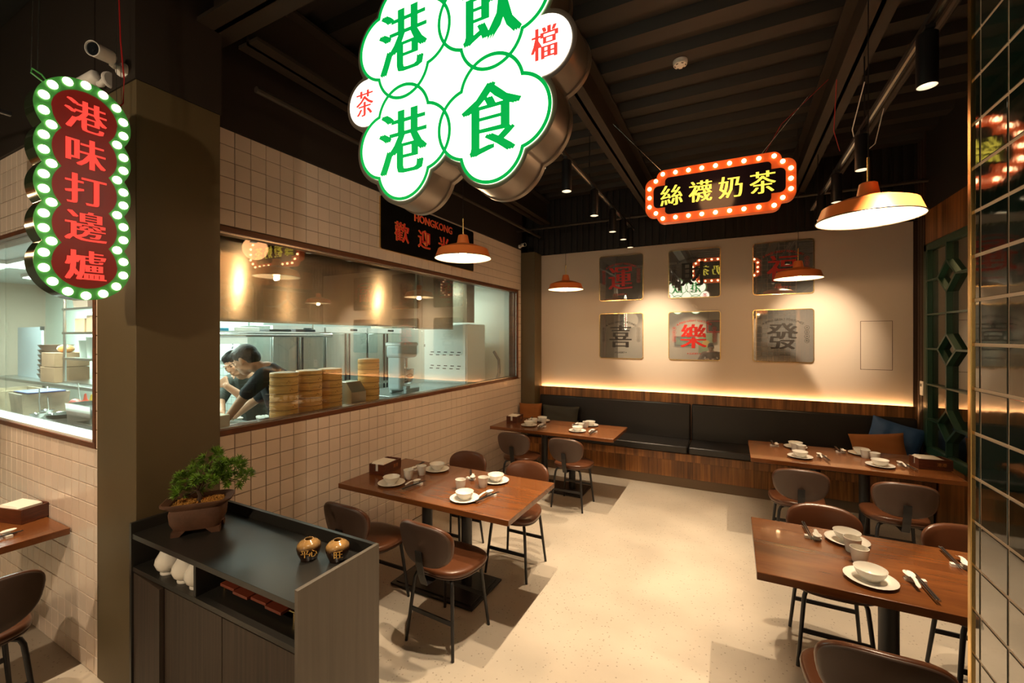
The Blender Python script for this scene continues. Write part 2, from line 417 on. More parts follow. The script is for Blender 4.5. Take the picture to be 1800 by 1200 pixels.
# right wall with ribbed strip, wood fascia, lattice window
RX = 1.80
rw = MB().box((RX, 5.93, 0), (RX + .12, 6.3, 4.0))
y = 5.935
while y < BY - .02:
    rw.box((RX - .012, y, .4), (RX + .01, y + .05, 3.98)); y += .068
rw.box((1.762, BY, 0), (RX + .1, BY + .1, 3.11))
struct('wall_right_corner', rw, mat('dark_brown_panel', (.040, .022, .013), .45))
struct('wall_right_upper', MB().box((RX, -4.9, 3.146), (RX + .12, 5.93, 4.0)), M_black)
wr = struct('wall_right', MB().box((RX - .006, 2.2, 2.80), (RX + .1, 5.93, 3.145)).box((RX - .006, 2.2, 0), (RX + .1, 5.93, .664)).box((RX, -4.9, 0), (RX + .1, 2.2, 3.145)), M_panelw)
# room behind the camera (seen in the mirrors)
struct('wall_behind', MB().box((-10, -4.0, 0), (4.2, -3.9, 3.0)), M_beige)
for x_ in (-4.5, -2.6, -1.2, .2, 1.6): light('SPOT', (x_, -2.9, 2.85), 130, SPOT_C, .02, rot=(R(-38), 0, 0), spot=R(80), blend=.8)  # unseen spots added to brighten the wall behind
struct('wall_behind_upper', MB().box((-10, -4.0, 3.0), (4.2, -3.9, 4.0)), M_black)
struct('wall_far_left', MB().box((-10, -4, 0), (-9.9, 6.3, 4.0)), M_beige)
struct('wall_outer_back', MB().box((-10, 6.3, 0), (4.2, 6.4, 4.0)), M_black)

# ---------------------------------------------------------------- windows
def window_k():
    fr = MB(); x0, x1 = KX - .13, KX + .012; a, b, c, d = W2; t = .034
    fr.box((x0, a, b), (x1, c, b + t)).box((x0, a, d - t), (x1, c, d)).box((x0, c - t, b + t), (x1, c, d - t)).box((x0, a, b + t), (x1, a + .02, d - t))
    w = struct('window_2', fr, M_frame, bevel=.002)
    part('frame_lining', MB().box((KX - .012, a + .02, b + t), (KX - .002, c - t, b + t + .012)).box((KX - .012, a + .02, d - t - .012), (KX - .002, c - t, d - t)).box((KX - .012, c - t - .012, b + t), (KX - .002, c - t, d - t)), M_steel, w)
    for (p, q) in ((a + .02, 3.58), (3.588, c - t)):
        part('pane', MB().box((KX - .035, p, b + t), (KX - .027, q, d - t)), M_glass, w, smooth=None)
    part('sill', MB().box((KX - .30, a, 1.215), (KX - .13, c, 1.232)), M_steel, w)
window_k()
def window_l():
    fr = MB(); y0, y1 = LY - .012, LY + .11; a, b, c, d = W1; t = .030
    fr.box((a, y0, b), (c, y1, b + t)).box((a, y0, d - t), (c, y1, d)).box((c - t, y0, b + t), (c, y1, d - t)).box((a, y0, b + t), (a + t, y1, d - t))
    w = struct('window_1', fr, M_frame, bevel=.002)
    part('sill', MB().box((a, LY - .002, b + t), (c - t, LY + .10, b + t + .014)), mat('white_sill', (.75, .74, .70), .35), w)
    for (p, q) in ((a + t, -4.62), (-4.612, c - t)):
        part('pane', MB().box((p, LY + .02, b + t), (q, LY + .028, d - t)), M_glass, w, smooth=None)
window_l()
def window_r():
    # lattice modules along the right wall: y 5.86 down to 2.25
    z0, z1 = .664, 2.80; fr = MB(); xa, xb = RX - .02, RX + .05
    mods = [(5.93, 4.83), (4.83, 3.73), (3.73, 2.63)]
    fr.box((xa, 2.2, z0), (xb, 5.93, z0 + .075)).box((xa, 2.2, z1 - .07), (xb, 5.93, z1))
    for (a, b) in mods: fr.box((xa, a - .065, z0), (xb, a, z1)); fr.box((xa, b, z0), (xb, b + .055, z1))
    w = struct('window_3', fr, M_gframe, bevel=.004)
    for (a, b) in mods:
        cy = (a + b) / 2
        part('pane', MB().box((RX + .012, b + .055, z0 + .07), (RX + .018, a - .065, z1 - .07)), M_glass2, w, smooth=None)
        part('glazing_bead', MB().box((RX - .03, a - .125, z0 + .075), (RX + .01, a - .11, z1 - .07)), M_gframe, w)
        zc = [2.42, 1.73, 1.02]; hd, hw = .145, .19
        lat = MB(); s = .016
        def bar(p, q, th=.011, dp=.045):
            p, q = Vector((RX - .03 + dp/2, *p)), Vector((RX - .03 + dp/2, *q)); d = (q - p); L = d.length; d.normalize()
            nrm = Vector((1, 0, 0)).cross(d) * th; ex = Vector((dp / 2, 0, 0))
            vs = [p - nrm - ex, p + nrm - ex, p + nrm + ex, p - nrm + ex, q - nrm - ex, q + nrm - ex, q + nrm + ex, q - nrm + ex]
            lat.add([tuple(v) for v in vs], [(0, 3, 2, 1), (4, 5, 6, 7), (0, 1, 5, 4), (1, 2, 6, 5), (2, 3, 7, 6), (3, 0, 4, 7)])
        prev = z1 - .07
        for z in zc:
            bar((cy, prev), (cy, z + hd)); prev = z - hd
            for sy in (-1, 1):
                bar((cy, z + hd), (cy + sy * hw, z)); bar((cy + sy * hw, z), (cy, z - hd)); bar((cy + sy * hw, z), (a - .065 if sy > 0 else b + .055, z), .008)
        bar((cy, prev), (cy, z0 + .07))
        for z in (2.075, 1.37): bar((b + .055, z), (a - .065, z), .008)
        part('lattice', lat, M_gframe, w)
    struct('trim_7', MB().box((RX + .50, 2.2, .3), (RX + .52, 5.93, 3.1)), mat('blind_fabric', (.34, .27, .17), .8, noise=((1, 1, 9), .12)))
window_r()
light('AREA', (RX + .30, 4.6, 3.1), 14, (1, .80, .50), .3, sy=2.4)  # unseen lamp added to brighten what lies behind the lattice glass

# green tiled pillar on the right
GX, GY = .485, 1.347
gp = struct('column_3', MB().box((GX + .0025, .35, 0), (GX + .75, GY - .0025, 4.0)), M_ggrout)
def sc_g(t):
    px, py, d = proj(GX, t[0], t[1])
    return 1 / d if 1695 < px < 1830 and -40 < py < 1240 else -1
tile_wall(gp, 1.306, .107, 2.529 + .0995 * 14, .0995, .36, GY - .005, 0, 3.98, [], lambda u, v: (GX + .0025, u, v), R(-90), M_green, sc_g, gap=.0075, t=.0022)
tile_wall(gp, GX, .107, 2.529 + .0995 * 14, .0995, GX + .01, GX + .74, 0, 3.98, [], lambda u, v: (u, GY - .0025, v), R(180), M_green, lambda t: -1, gap=.004, t=.0022)
struct('trim_8', MB().box((GX - .004, GY - .012, 0), (GX + .012, GY + .004, 4.0)), M_brass, bevel=.0015)

# ---------------------------------------------------------------- lettering fitted to a height
def fit_text(name, body, h, m, depth=.004, weight=0, bold=0, arc=None, sx=1.0):
    me = text_mesh(name, body, 1.0, m, .0, weight, bold, None, sx)
    zs = [v.co.z for v in me.vertices]; k = h / (max(zs) - min(zs))
    for v in me.vertices:
        x, y, z = v.co.x * k, v.co.y * k, v.co.z * k
        if arc: a = x / arc; x, z = math.sin(a) * (arc + z), math.cos(a) * (arc + z) - arc
        v.co = (x, y, z)
    me.update(); return me
def letters(name, body, h, m, parent, loc, rz=0, **k):
    return link(name, fit_text(name, body, h, m, **k), parent, loc=loc, rot=(0, 0, rz))

# ---------------------------------------------------------------- bench
bn = thing('bench', 'long black leather bench with walnut base along the back wall', 'bench', (0, 0, 0))
part('base', MB().box((-2.63, 5.635, .12), (1.775, 6.02, .335)), M_benchw, bn, bevel=.002)
part('front_rail', MB().box((-2.63, 5.60, .335), (1.775, 6.02, .425)), M_benchw2, bn, bevel=.002)
part('plinth', MB().box((-2.63, 5.665, 0), (1.775, 6.0, .12)), mat('plinth_tan', (.22, .15, .09), .5), bn)
for a, b in ((-2.62, -.475), (-.465, 1.77)):
    part('seat_cushion', MB().box((a, 5.585, .43), (b, 6.06, .518)), M_bench, bn, bevel=.022, seg=4)
    mb = MB(); n = 12
    for i in range(n):
        pass
    vs = [(a, 6.03, .50), (b, 6.03, .50), (b, 6.10, .50), (a, 6.10, .50), (a, 6.055, .975), (b, 6.055, .975), (b, 6.115, .975), (a, 6.115, .975)]
    mb.add(vs, [(0, 3, 2, 1), (4, 5, 6, 7), (0, 1, 5, 4), (1, 2, 6, 5), (2, 3, 7, 6), (3, 0, 4, 7)])
    part('back_cushion', mb, M_bench, bn, bevel=.022, seg=4)
part('ledge', MB().box((-2.63, 6.075, .5), (1.762, 6.105, 1.10)), M_benchw2, bn, bevel=.002)
led = part('led_strip', MB().box((-2.62, 6.118, 1.068), (1.755, 6.130, 1.076)), mat('led', (1, .6, .25), emis=60, ecol=(1, .58, .25)), bn)

def cushion(name, label, c, w, h, t, m, rot, group=None):
    mb = MB(); n = 18; vs = []; fs = []
    for side in (1, -1):
        for i in range(n + 1):
            for j in range(n + 1):
                u, v = i / n * 2 - 1, j / n * 2 - 1
                th = max(0, (1 - u ** 4) * (1 - v ** 4)) ** .6
                pin = 1 - .06 * (1 - (abs(u) ** 2)) * 0
                ux = u * (1 - .07 * (1 - v * v)); vz = v * (1 - .07 * (1 - u * u))
                wr = (.010 if m.name == 'blue_velvet' else .004) * math.sin(7 * u + 4 * v + 2 * u * v) * th * math.sin(5 * v - u * 4)
                vs.append((ux * w / 2, side * (th * t / 2 + wr), vz * h / 2))
    N = (n + 1) ** 2
    for i in range(n):
        for j in range(n):
            a = i * (n + 1) + j; q = (a, a + 1, a + n + 2, a + n + 1)
            fs.append(q); fs.append(tuple(x + N for x in reversed(q)))
    mb.add(vs, fs)
    o = thing(name, label, 'cushion', c, 0, group)
    p = part('cover', mb, m, o, smooth=60, rot=rot)
    return o
M_rust = mat('rust_fabric', (.26, .085, .014), .85, bump=.1, bscale=400)
M_blue = mat('blue_velvet', (.020, .070, .190), .55, bump=.35, bscale=9)
M_olivef = mat('dark_olive_fabric', (.034, .030, .020), .85)
cushion('cushion', 'rust orange cushion half hidden at the left end of the bench', (-2.66, 5.80, .70), .34, .34, .12, M_rust, (R(-12), 0, R(20)))
cushion('cushion', 'dark olive oblong cushion lying beside the rust one at the left of the bench', (-2.22, 5.87, .69), .56, .33, .12, M_olivef, (R(-14), 0, R(2)))
cushion('cushion', 'rust orange oblong cushion leaning at the right end of the bench', (1.37, 5.77, .685), .46, .30, .12, M_rust, (R(-16), R(-8), R(-6)))
cushion('cushion', 'crumpled blue velvet cushion in the right corner of the bench', (1.54, 5.93, .735), .46, .42, .13, M_blue, (R(-12), R(16), R(-8)))

# ---------------------------------------------------------------- tables
def table(label, x0, x1, y0, y1, group='walnut dining tables'):
    t = thing('dining_table', label, 'table', ((x0 + x1) / 2, (y0 + y1) / 2, 0), 0, None)
    w, d = (x1 - x0) / 2, (y1 - y0) / 2
    part('tabletop', MB().box((-w, -d, .712), (w, d, .75)), M_table, t, bevel=.003)
    part('base_plate', MB().box((-.36, -.21, .002), (.36, .21, .016)).box((-.33, -.18, .016), (.33, .18, .022)), M_blackmetal, t, bevel=.004)
    for s in (-1, 1):
        part('column', MB().cyl((s * .18, 0, .02), (s * .18, 0, .70), .040, 20), M_blackmetal, t)
    part('support_frame', MB().box((-.42, -.03, .698), (.42, .03, .712)).box((-.25, -.25, .70), (-.19, .25, .712)).box((.19, -.25, .70), (.25, .25, .712)), M_blackmetal, t)
    return t
T1 = table('walnut table by the tiled wall, nearest the charcoal sideboard', -2.635, -1.19, 2.28, 3.03)
T2 = table('walnut table at the left end of the bench, in front of the olive cushion', -2.66, -1.13, 4.60, 5.30)
T3 = table('walnut table at the right end of the bench, in front of the blue cushion', .155, 1.60, 4.48, 5.23)
T4 = table('walnut table in the right foreground beside the green tiled pillar', .105, 1.60, 2.315, 3.01)
T0 = table('walnut table cut off at the left edge, against the tiled wall', -4.15, -3.40, .0, 1.045)

# ---------------------------------------------------------------- chairs
def sup(a, e, n=40):
    out = []
    for i in range(n):
        t = 2 * PI * i / n; c, s = math.cos(t), math.sin(t)
        out.append((math.copysign(abs(c) ** (2 / e), c) * a[0], math.copysign(abs(s) ** (2 / e), s) * a[1]))
    return out
def pad(outline, prof, warp=None):
    """stack of scaled outlines in XY, prof = (scale, z)"""
    mb = MB(); n = len(outline); vs = []; fs = []
    for sc, z in prof:
        for (x, y) in outline: vs.append((x * sc, y * sc, z))
    for j in range(len(prof) - 1):
        for i in range(n):
            k = (i + 1) % n; fs.append((j * n + i, j * n + k, (j + 1) * n + k, (j + 1) * n + i))
    fs.append(tuple(reversed(range(n)))); fs.append(tuple(range((len(prof) - 1) * n, len(prof) * n)))
    if warp: vs = [warp(*v) for v in vs]
    return mb.add(vs, fs)
def make_chair(label):
    t = thing('dining_chair', label, 'chair')
    seat_o = [(x * (1 + .10 * (y / .2)), y) for x, y in sup((.205, .20), 2.9)]
    dish = lambda x, y, z: (x, y + .015, z + .452 + .02 * (y / .2) ** 2 * (y > 0) * .3 + (.018 * abs(y / .2) ** 2 if y < -.05 else 0) - .004 * (1 - (x / .2) ** 2))
    part('seat', pad(seat_o, [(.93, -.024), (.985, -.016), (1, -.002), (.985, .010), (.94, .018), (.8, .024), (.5, .026), (.05, .026)], dish), M_leather, t, smooth=60)
    part('seat_shell', pad(seat_o, [(.90, -.034), (.96, -.030), (.975, -.022), (.95, -.018)], dish), M_leatherback, t)
    bo = [(x * (1 + .10 * (y / .13)), y) for x, y in sup((.196, .134), 2.7)]
    def w(x, y, z):  # outline y -> height, z -> thickness (towards front), curved around the sitter
        yy = -.250 + z + 1.15 * x * x - (y + .02) * .17
        return (x, yy, .650 + y)
    part('backrest', pad(bo, [(.94, -.006), (.99, 0), (1, .010), (.985, .020), (.94, .027), (.8, .032), (.4, .034), (.04, .034)], w), M_leather, t, smooth=60)
    part('back_shell', pad(bo, [(.05, -.013), (.5, -.013), (.9, -.012), (.955, -.008), (.965, -.002)], w), M_leatherback, t, smooth=60)
    br = MB(); pts = [(-.276, .625), (-.268, .56), (-.250, .48), (-.226, .412), (-.10, .405)]
    for (a, b) in zip(pts, pts[1:]):
        y0, z0 = a; y1, z1 = b
        br.add([(-.024, y0 - .004, z0), (.024, y0 - .004, z0), (.024, y1 - .004, z1), (-.024, y1 - .004, z1), (-.024, y0 + .003, z0), (.024, y0 + .003, z0), (.024, y1 + .003, z1), (-.024, y1 + .003, z1)],
               [(0, 1, 2, 3), (7, 6, 5, 4), (0, 4, 5, 1), (1, 5, 6, 2), (2, 6, 7, 3), (3, 7, 4, 0)])
    part('back_bracket', br, M_blackmetal, t, smooth=None)
    for sx in (-1, 1):
        for sy in (-1, 1):
            p = [(sx * .178, sy * .186, 0), (sx * .148, sy * .152, .33), (sx * .142, sy * .146, .385), (sx * .132, sy * .136, .412), (sx * .105, sy * .12, .424), (sx * .05, sy * .10, .426)]
            part('leg', MB().tube(p, [.0095, .0115, .0115, .0115, .011, .011], 10), M_blackmetal, t, smooth=50)
    for sy in (-1, 1):
        part('stretcher', MB().box((-.158, sy * .167 - .005, .185), (.158, sy * .167 + .005, .210)), M_blackmetal, t, bevel=.001)
    part('under_frame', MB().tube([(-.1, -.12, .428), (-.1, .12, .428)], .008).tube([(.1, -.12, .428), (.1, .12, .428)], .008).box((-.06, -.11, .416), (.06, .02, .424)), M_blackmetal, t)
    return t
ch0 = make_chair('brown leather chair seen from behind, in front of the table nearest the sideboard')
ch0.location = (-1.58, 2.215, 0); ch0.rotation_euler = (0, 0, R(-3))
for x, y, rz, lab in [
    (-2.23, 2.205, 0, 'brown leather chair half hidden behind the charcoal sideboard'),
    (-2.165, 3.13, 180, 'brown leather chair tucked beyond the nearest left table, closer to the tiled wall'),
    (-1.545, 3.095, 180, 'brown leather chair beyond the nearest left table, closer to the open floor'),
    (-1.565, 4.535, -2, 'brown leather chair facing the bench, at the open floor end of the far left table'),
    (-2.20, 4.53, 3, 'brown leather chair facing the bench, beside the tiled wall'),
    (.50, 4.40, 0, 'brown leather chair seen from behind at the right bench table, left one'),
    (1.14, 4.36, 0, 'brown leather chair seen from behind at the right bench table, right one'),
    (.51, 3.07, 180, 'brown leather chair beyond the right foreground table, left one'),
    (1.17, 3.07, 180, 'brown leather chair beyond the right foreground table, cut off by the green pillar'),
    (.47, 2.13, 0, 'brown leather chair at the bottom edge, only its back top showing'),
    (-3.15, .62, 90, 'brown leather chair cut off at the left edge of the picture')]:
    dup(ch0, (x, y, 0), R(rz), lab)

# ---------------------------------------------------------------- tableware
def lathed(name, prof, m, n=28): return MB().lathe(prof, n, close=False).mesh(name, m, 50)
pl_me = lathed('plate', [(0.001, .006), (.055, .006), (.068, .010), (.098, .018), (.100, .0195), (.0985, .0205), (.068, .0125), (.054, .009), (.001, .009)], M_white)
# bowl: foot ring, deep wall, ribbed outside
bowl_p = [(.001, .003), (.026, .003), (.027, 0), (.031, 0), (.031, .006), (.045, .017), (.055, .032), (.061, .050), (.0622, .0515), (.0605, .052), (.053, .034), (.043, .020), (.028, .010), (.001, .008)]
cup_p = [(.001, .002), (.023, .002), (.0255, 0), (.0275, .003), (.033, .035), (.0385, .070), (.0392, .072), (.0372, .0725), (.0318, .036), (.0255, .007), (.001, .006)]
def ribbed(prof, lo, hi, n=56, amp=.0009):
    mb = MB(); vs = []; fs = []
    for j, (r, z) in enumerate(prof):
        for i in range(n):
            a = 2 * PI * i / n; rr = r + (amp if i % 2 else -amp) * (1 if lo <= j <= hi else 0)
            vs.append((rr * math.cos(a), rr * math.sin(a), z))
    for j in range(len(prof) - 1):
        for i in range(n):
            k = (i + 1) % n; fs.append((j * n + i, j * n + k, (j + 1) * n + k, (j + 1) * n + i))
    return mb.add(vs, fs)
bowl_me = ribbed(bowl_p, 4, 6).mesh('bowl', M_white, 50); cup_me = ribbed(cup_p, 3, 4).mesh('cup', M_white, 50)
rest_me = MB().box((-.038, -.012, 0), (.038, .012, .009)).add([(-.030, -.012, .009), (-.004, -.012, .009), (-.004, .012, .009), (-.030, .012, .009), (-.034, -.014, .014), (0, -.014, .014), (0, .014, .014), (-.034, .014, .014)],
    [(0, 3, 2, 1), (4, 5, 6, 7), (0, 1, 5, 4), (1, 2, 6, 5), (2, 3, 7, 6), (3, 0, 4, 7)]).box((.022, -.012, .009), (.038, .012, .014)).mesh('spoon_rest', M_white, None)
def spoon_mesh():
    mb = MB(); n = 20; m = 12; vs = []; fs = []
    # oval bowl lofted into a handle along -Y
    st = [(.040, .001, .014, 0), (.036, .012, .010, 0), (.024, .019, .006, 0), (.008, .021, .004, 0), (-.008, .018, .006, 0), (-.020, .012, .010, 0), (-.034, .0085, .016, 0), (-.060, .0075, .013, 0), (-.085, .0085, .006, 0), (-.094, .0065, .003, 0)]
    for k, (yy, w, z, _) in enumerate(st):
        rim = .018 if k < 5 else z + .006
        prof = [(-w, rim), (-w * .8, (rim + z) / 2), (-w * .3, z), (w * .3, z), (w * .8, (rim + z) / 2), (w, rim), (w * .82, rim), (w * .25, z + .0025), (-w * .25, z + .0025), (-w * .82, rim)]
        for x, zz in prof: vs.append((x, yy, zz))
    q = 10
    for j in range(len(st) - 1):
        for i in range(q):
            k = (i + 1) % q; fs.append((j * q + i, (j + 1) * q + i, (j + 1) * q + k, j * q + k))
    fs.append(tuple(reversed(range(q)))); fs.append(tuple(range((len(st) - 1) * q, len(st) * q)))
    return mb.add(vs, fs).mesh('soup_spoon', M_white, 60)
spoon_me = spoon_mesh()
stick_me = MB().tube([(0, .085, .0035), (0, -.02, .0045), (0, -.145, .0045)], [.0018, .0030, .0040], 8).mesh('chopstick', M_blackmetal, 50)
stick_tip = MB().tube([(0, -.146, .0045), (0, -.150, .0045)], .0042, 8).mesh('end_cap', M_steel, 50)

def setting(px, py, facing, cup, rest, where, side, spoon_rz=0, stick_rz=0, plate=True):
    """plate at px,py; cup and rest are world positions; facing +1 means the diner sits towards -Y"""
    z = .7502; s = facing; g = 'place settings'
    def T(name, me, loc, rz, label, cat):
        o = link(name, me, loc=loc, rot=(0, 0, rz)); tag(o, label, cat); return o
    if plate:
        T('plate', pl_me, (px, py, z - .004), 0, f'white plate {where}', 'plate')
        T('bowl', bowl_me, (px, py, z + .0055), 0, f'small white bowl {where}', 'bowl')
    if cup: T('cup', cup_me, (cup[0], cup[1], z), 0, f'white ribbed tea cup {where}', 'cup')
    rx, ry = rest; a = 0 if s > 0 else PI
    T('spoon_rest', rest_me, (rx, ry, z), a, f'white cutlery rest {where}', 'cutlery rest')
    off = Matrix.Rotation(a, 2)
    p = off @ Vector((-.018, .0)); T('soup_spoon', spoon_me, (rx + p.x, ry + p.y, z + .011), a + spoon_rz, f'white soup spoon {where}', 'spoon')
    for k, nm in ((0, 'inner'), (1, 'outer')):
        p = off @ Vector((.010 + .0095 * k, -.03)); o = T('chopstick', stick_me, (rx + p.x, ry + p.y, z + .0125), a + stick_rz, f'{nm} black chopstick {where}', 'chopstick')
        link('end_cap', stick_tip, o)
N = 'on the table nearest the sideboard'
setting(-2.266, 2.45, 1, (-2.232, 2.60), (-2.085, 2.535), N + ', near napkin box', 1, -.25, -.15)
setting(-2.164, 2.872, -1, (-2.205, 2.725), (-2.345, 2.79), N + ', far side, box end', -1, .1, .1)
setting(-1.609, 2.44, 1, (-1.745, 2.595), (-1.485, 2.585), N + ', near side, aisle end', 1, -.25, -.22)
setting(-1.596, 2.852, -1, (-1.625, 2.712), (-1.795, 2.81), N + ', far side, aisle end', -1, .5, .6)
N = 'on the far left table'
setting(-2.235, 4.83, 1, (-2.215, 4.955), (-2.06, 4.86), N + ', near side, wall end', 1, -.1, -.1)
setting(-2.20, 5.17, -1, (-2.13, 5.05), (-2.37, 5.12), N + ', bench side, wall end', -1, .1, .1)
setting(-1.599, 4.80, 1, (-1.60, 4.935), (-1.415, 4.85), N + ', near side, aisle end', 1, -.15, -.1)
setting(-1.56, 5.18, -1, (-1.58, 5.06), (-1.73, 5.11), N + ', bench side, aisle end', -1, .1, .05)
N = 'on the right bench table'
setting(.557, 4.69, 1, (.59, 4.89), (.735, 4.80), N + ', near side left', 1, .05, .1)
setting(.565, 5.08, -1, (.55, 4.955), (.385, 5.06), N + ', bench side left', -1, .0, .0)
setting(1.125, 4.68, 1, (1.135, 4.865), (1.305, 4.79), N + ', near side right', 1, .1, .15)
setting(1.08, 5.07, -1, (1.085, 4.945), (.925, 5.06), N + ', bench side right', -1, .0, .0)
N = 'on the right foreground table'
setting(.558, 2.462, 1, (.556, 2.64), (.735, 2.545), N + ', near side', 1, .05, .05)
setting(.552, 2.875, -1, (.552, 2.755), (.395, 2.835), N + ', far side left', -1, .0, .05)
setting(.99, 2.85, -1, None, (.975, 2.80), N + ', far side by the pillar', -1, .0, .0, plate=False)
setting(-3.9, .86, 1, None, (-3.55, .84), 'on the table cut off at the left edge', 1, .1, .0, plate=False)

def napkin_box(label, loc, rz, word=True):
    t = thing('napkin_box', label, 'napkin box', loc, rz)
    L, W, H = .115, .070, .085; th = .009
    b = MB().box((-L, -W, 0), (L, W, .008))
    b.box((-L, -W, .008), (L, -W + th, H)).box((-L, W - th, .008), (L, W, H)).box((L - th, -W + th, .008), (L, W - th, H))
    b.box((-L, -W + th, .008), (-L + th, -.014, H)).box((-L, .014, .008), (-L + th, W - th, H)).box((-L, -.014, .008), (-L + th, .014, .03))
    part('case', b, M_box, t, smooth=None, bevel=.0015)
    part('napkins', MB().box((-L + .012, -W + .012, .008), (L - .05, W - .012, H - .002)).add([(-L + .012, -W + .012, H - .002), (L - .05, -W + .012, H - .002), (L - .05, W - .012, H - .002), (-L + .012, W - .012, H - .002), (-L + .03, -W + .02, H + .010), (L - .07, -W + .02, H + .006), (L - .07, W - .02, H + .008), (-L + .03, W - .02, H + .012)],
         [(0, 1, 5, 4), (1, 2, 6, 5), (2, 3, 7, 6), (3, 0, 4, 7), (4, 5, 6, 7)]), M_paper, t, smooth=None)
    if word:
        link('inscription', fit_text('inscription', '港港', .03, M_gold, depth=.001), t, loc=(.04, -W - .001, .045))
    return t
napkin_box('dark wooden napkin box on the table nearest the sideboard', (-2.53, 2.665, .7502), R(96))
napkin_box('dark wooden napkin box on the far left table by the wall', (-2.51, 4.99, .7502), R(94))
napkin_box('dark wooden napkin box on the right bench table by the lattice window', (1.49, 4.82, .7502), R(10))
napkin_box('dark wooden napkin box on the table cut off at the left edge', (-3.83, .965, .7502), R(15), False)

# ---------------------------------------------------------------- pendant lamps
def make_pendant(label):
    t = thing('pendant_lamp', label, 'lamp')
    prof = [(.210, 0), (.2115, .003), (.206, .010), (.186, .066), (.176, .071), (.120, .092), (.060, .106), (.050, .109), (.047, .111), (.036, .172), (.030, .176), (.006, .177)]
    part('shade', MB().lathe(prof, 64, close=False), M_orange, t, smooth=28)
    inn = [(.2095, .0005), (.204, .010), (.183, .063), (.172, .068), (.118, .089), (.058, .102), (.040, .106), (.002, .108)]
    part('shade_lining', MB().lathe(inn, 64, close=False), M_inner, t, smooth=40)
    part('rim', MB().lathe([(.2085, -.001), (.2125, -.001), (.2135, .002), (.2115, .004), (.2085, .003), (.2085, -.001)], 64, close=False), mat('dark_rim', (.06, .05, .04), .4), t)
    part('rod', MB().cyl((0, 0, .176), (0, 0, .30), .0055, 12), M_brass, t)
    part('cable', MB().cyl((0, 0, .30), (0, 0, 1.53), .0022, 6), M_blackmetal, t)
    part('bulb', MB().ell((0, 0, .028), (.030, .030, .032), 20, 12).cyl((0, 0, .05), (0, 0, .10), .014, 12), M_bulb, t, smooth=60)
    return t
pen = make_pendant('orange pendant lamp over the right foreground table, the largest in the picture')
PL = [(.59, 2.64, 2.42), (-1.80, 2.71, 2.44), (-1.78, 4.90, 2.42), (.59, 5.10, 2.43)]
pen.location = PL[0]
for p, lab in zip(PL[1:], ['orange pendant lamp hanging in front of the welcome sign on the kitchen wall', 'small orange pendant lamp over the far left table',
                           'orange pendant lamp hanging in front of the upper right mirror panel']): dup(pen, p, 0, lab)
dup(pen, (.2, -2.6, 2.40), 0, 'orange pendant lamp added behind the camera as fill light'); dup(pen, (-3.8, .3, 2.45), 0, 'orange pendant lamp added over the table cut off at the left edge')  # both pendants added as fill light, outside the direct view
for p in PL + [(.2, -2.6, 2.40), (-3.8, .3, 2.45)]: light('POINT', (p[0], p[1], p[2] - .012), PEND_W, PEND_C, .022)

# ---------------------------------------------------------------- track lights
def track(label, x, y0, y1):
    t = thing('lighting_track', label, 'track', (x, y0, 3.14))
    part('rail', MB().box((-.018, 0, 0), (.018, y1 - y0, .020)), M_blackmetal, t)
    part('contact_rail', MB().box((-.006, 0, -.0015), (.006, y1 - y0, .001)), M_steel, t)
    k = .35
    while k < y1 - y0:
        part('hanger', MB().cyl((0, k, .02), (0, k, .86), .004, 6), M_blackmetal, t); k += 1.6
track('black lighting track on the left, running from the green lit sign to the back wall', -1.06, 1.55, 5.3)
track('added black lighting track behind the green lit sign, unseen above the camera', -1.06, -1.8, 1.1)  # carries spots added behind the camera as fill
track('black lighting track added over the tables at the far left, outside the picture', -3.75, -1.8, .9)  # unseen track added to light the left wall, floor and column
track('black lighting track on the right, above the right tables', .73, -1.8, 5.3)
def make_spot(label):
    t = thing('track_spotlight', label, 'spotlight')
    part('housing', MB().lathe([(.0335, 0), (.036, 0), (.036, .215), (.034, .218), (.001, .218)], 28, close=False), M_blackmetal, t, smooth=50)
    part('reflector', MB().lathe([(.0335, .001), (.030, .012), (.022, .030)], 28, close=False), M_inner, t, smooth=60)
    part('lens', MB().lathe([(.024, .028), (.001, .029)], 20, close=False), M_lens, t)
    part('adapter', MB().box((-.016, -.035, .226), (.016, .035, .240)).cyl((0, 0, .215), (0, 0, .23), .010, 10), M_blackmetal, t)
    return t
SPL = [(-1.06, y, 0) for y in (-1.2, .6, 1.80, 2.46, 2.94, 3.64, 4.28, 5.12)] + [(.73, y, 0) for y in (-1.0, .7, 2.395, 3.41, 4.14)]  # spots behind the camera are unseen, added as fill
SPL += [(-3.75, y, 0) for y in (-1.1, -.1, .72)]  # far left spots are unseen, added to brighten the left side
WASH = [(-1.06, 4.76, -1), (.73, 4.78, -1)]
sp0 = make_spot('x'); first = True
names = {2.46: 'just behind the big green lit sign', 2.94: 'fifth from the back wall', 3.64: 'fourth from the back wall', 4.28: 'third from the back wall', 5.12: 'nearest the back wall',
         2.395: 'the largest, upper right', 3.41: 'above the neck of the largest orange lamp', 4.14: 'just left of the largest orange lamp'}
for (x, y, _) in SPL:
    side = 'added far left' if x < -3 else 'left' if x < 0 else 'right'
    lab = f'black cylinder spotlight on the {side} track, ' + names.get(y, f'{"first" if y < -1 else "second" if y < 0 else "third" if y < 1 else "fourth"} from behind, unseen')
    if first: o = sp0; o['label'] = lab; o.location = (x, y, 2.90); first = False
    else: o = dup(sp0, (x, y, 2.90), 0, lab)
    light('SPOT', (x, y, 2.925), SPOT_W, SPOT_C, .010, spot=R(54), blend=.45)
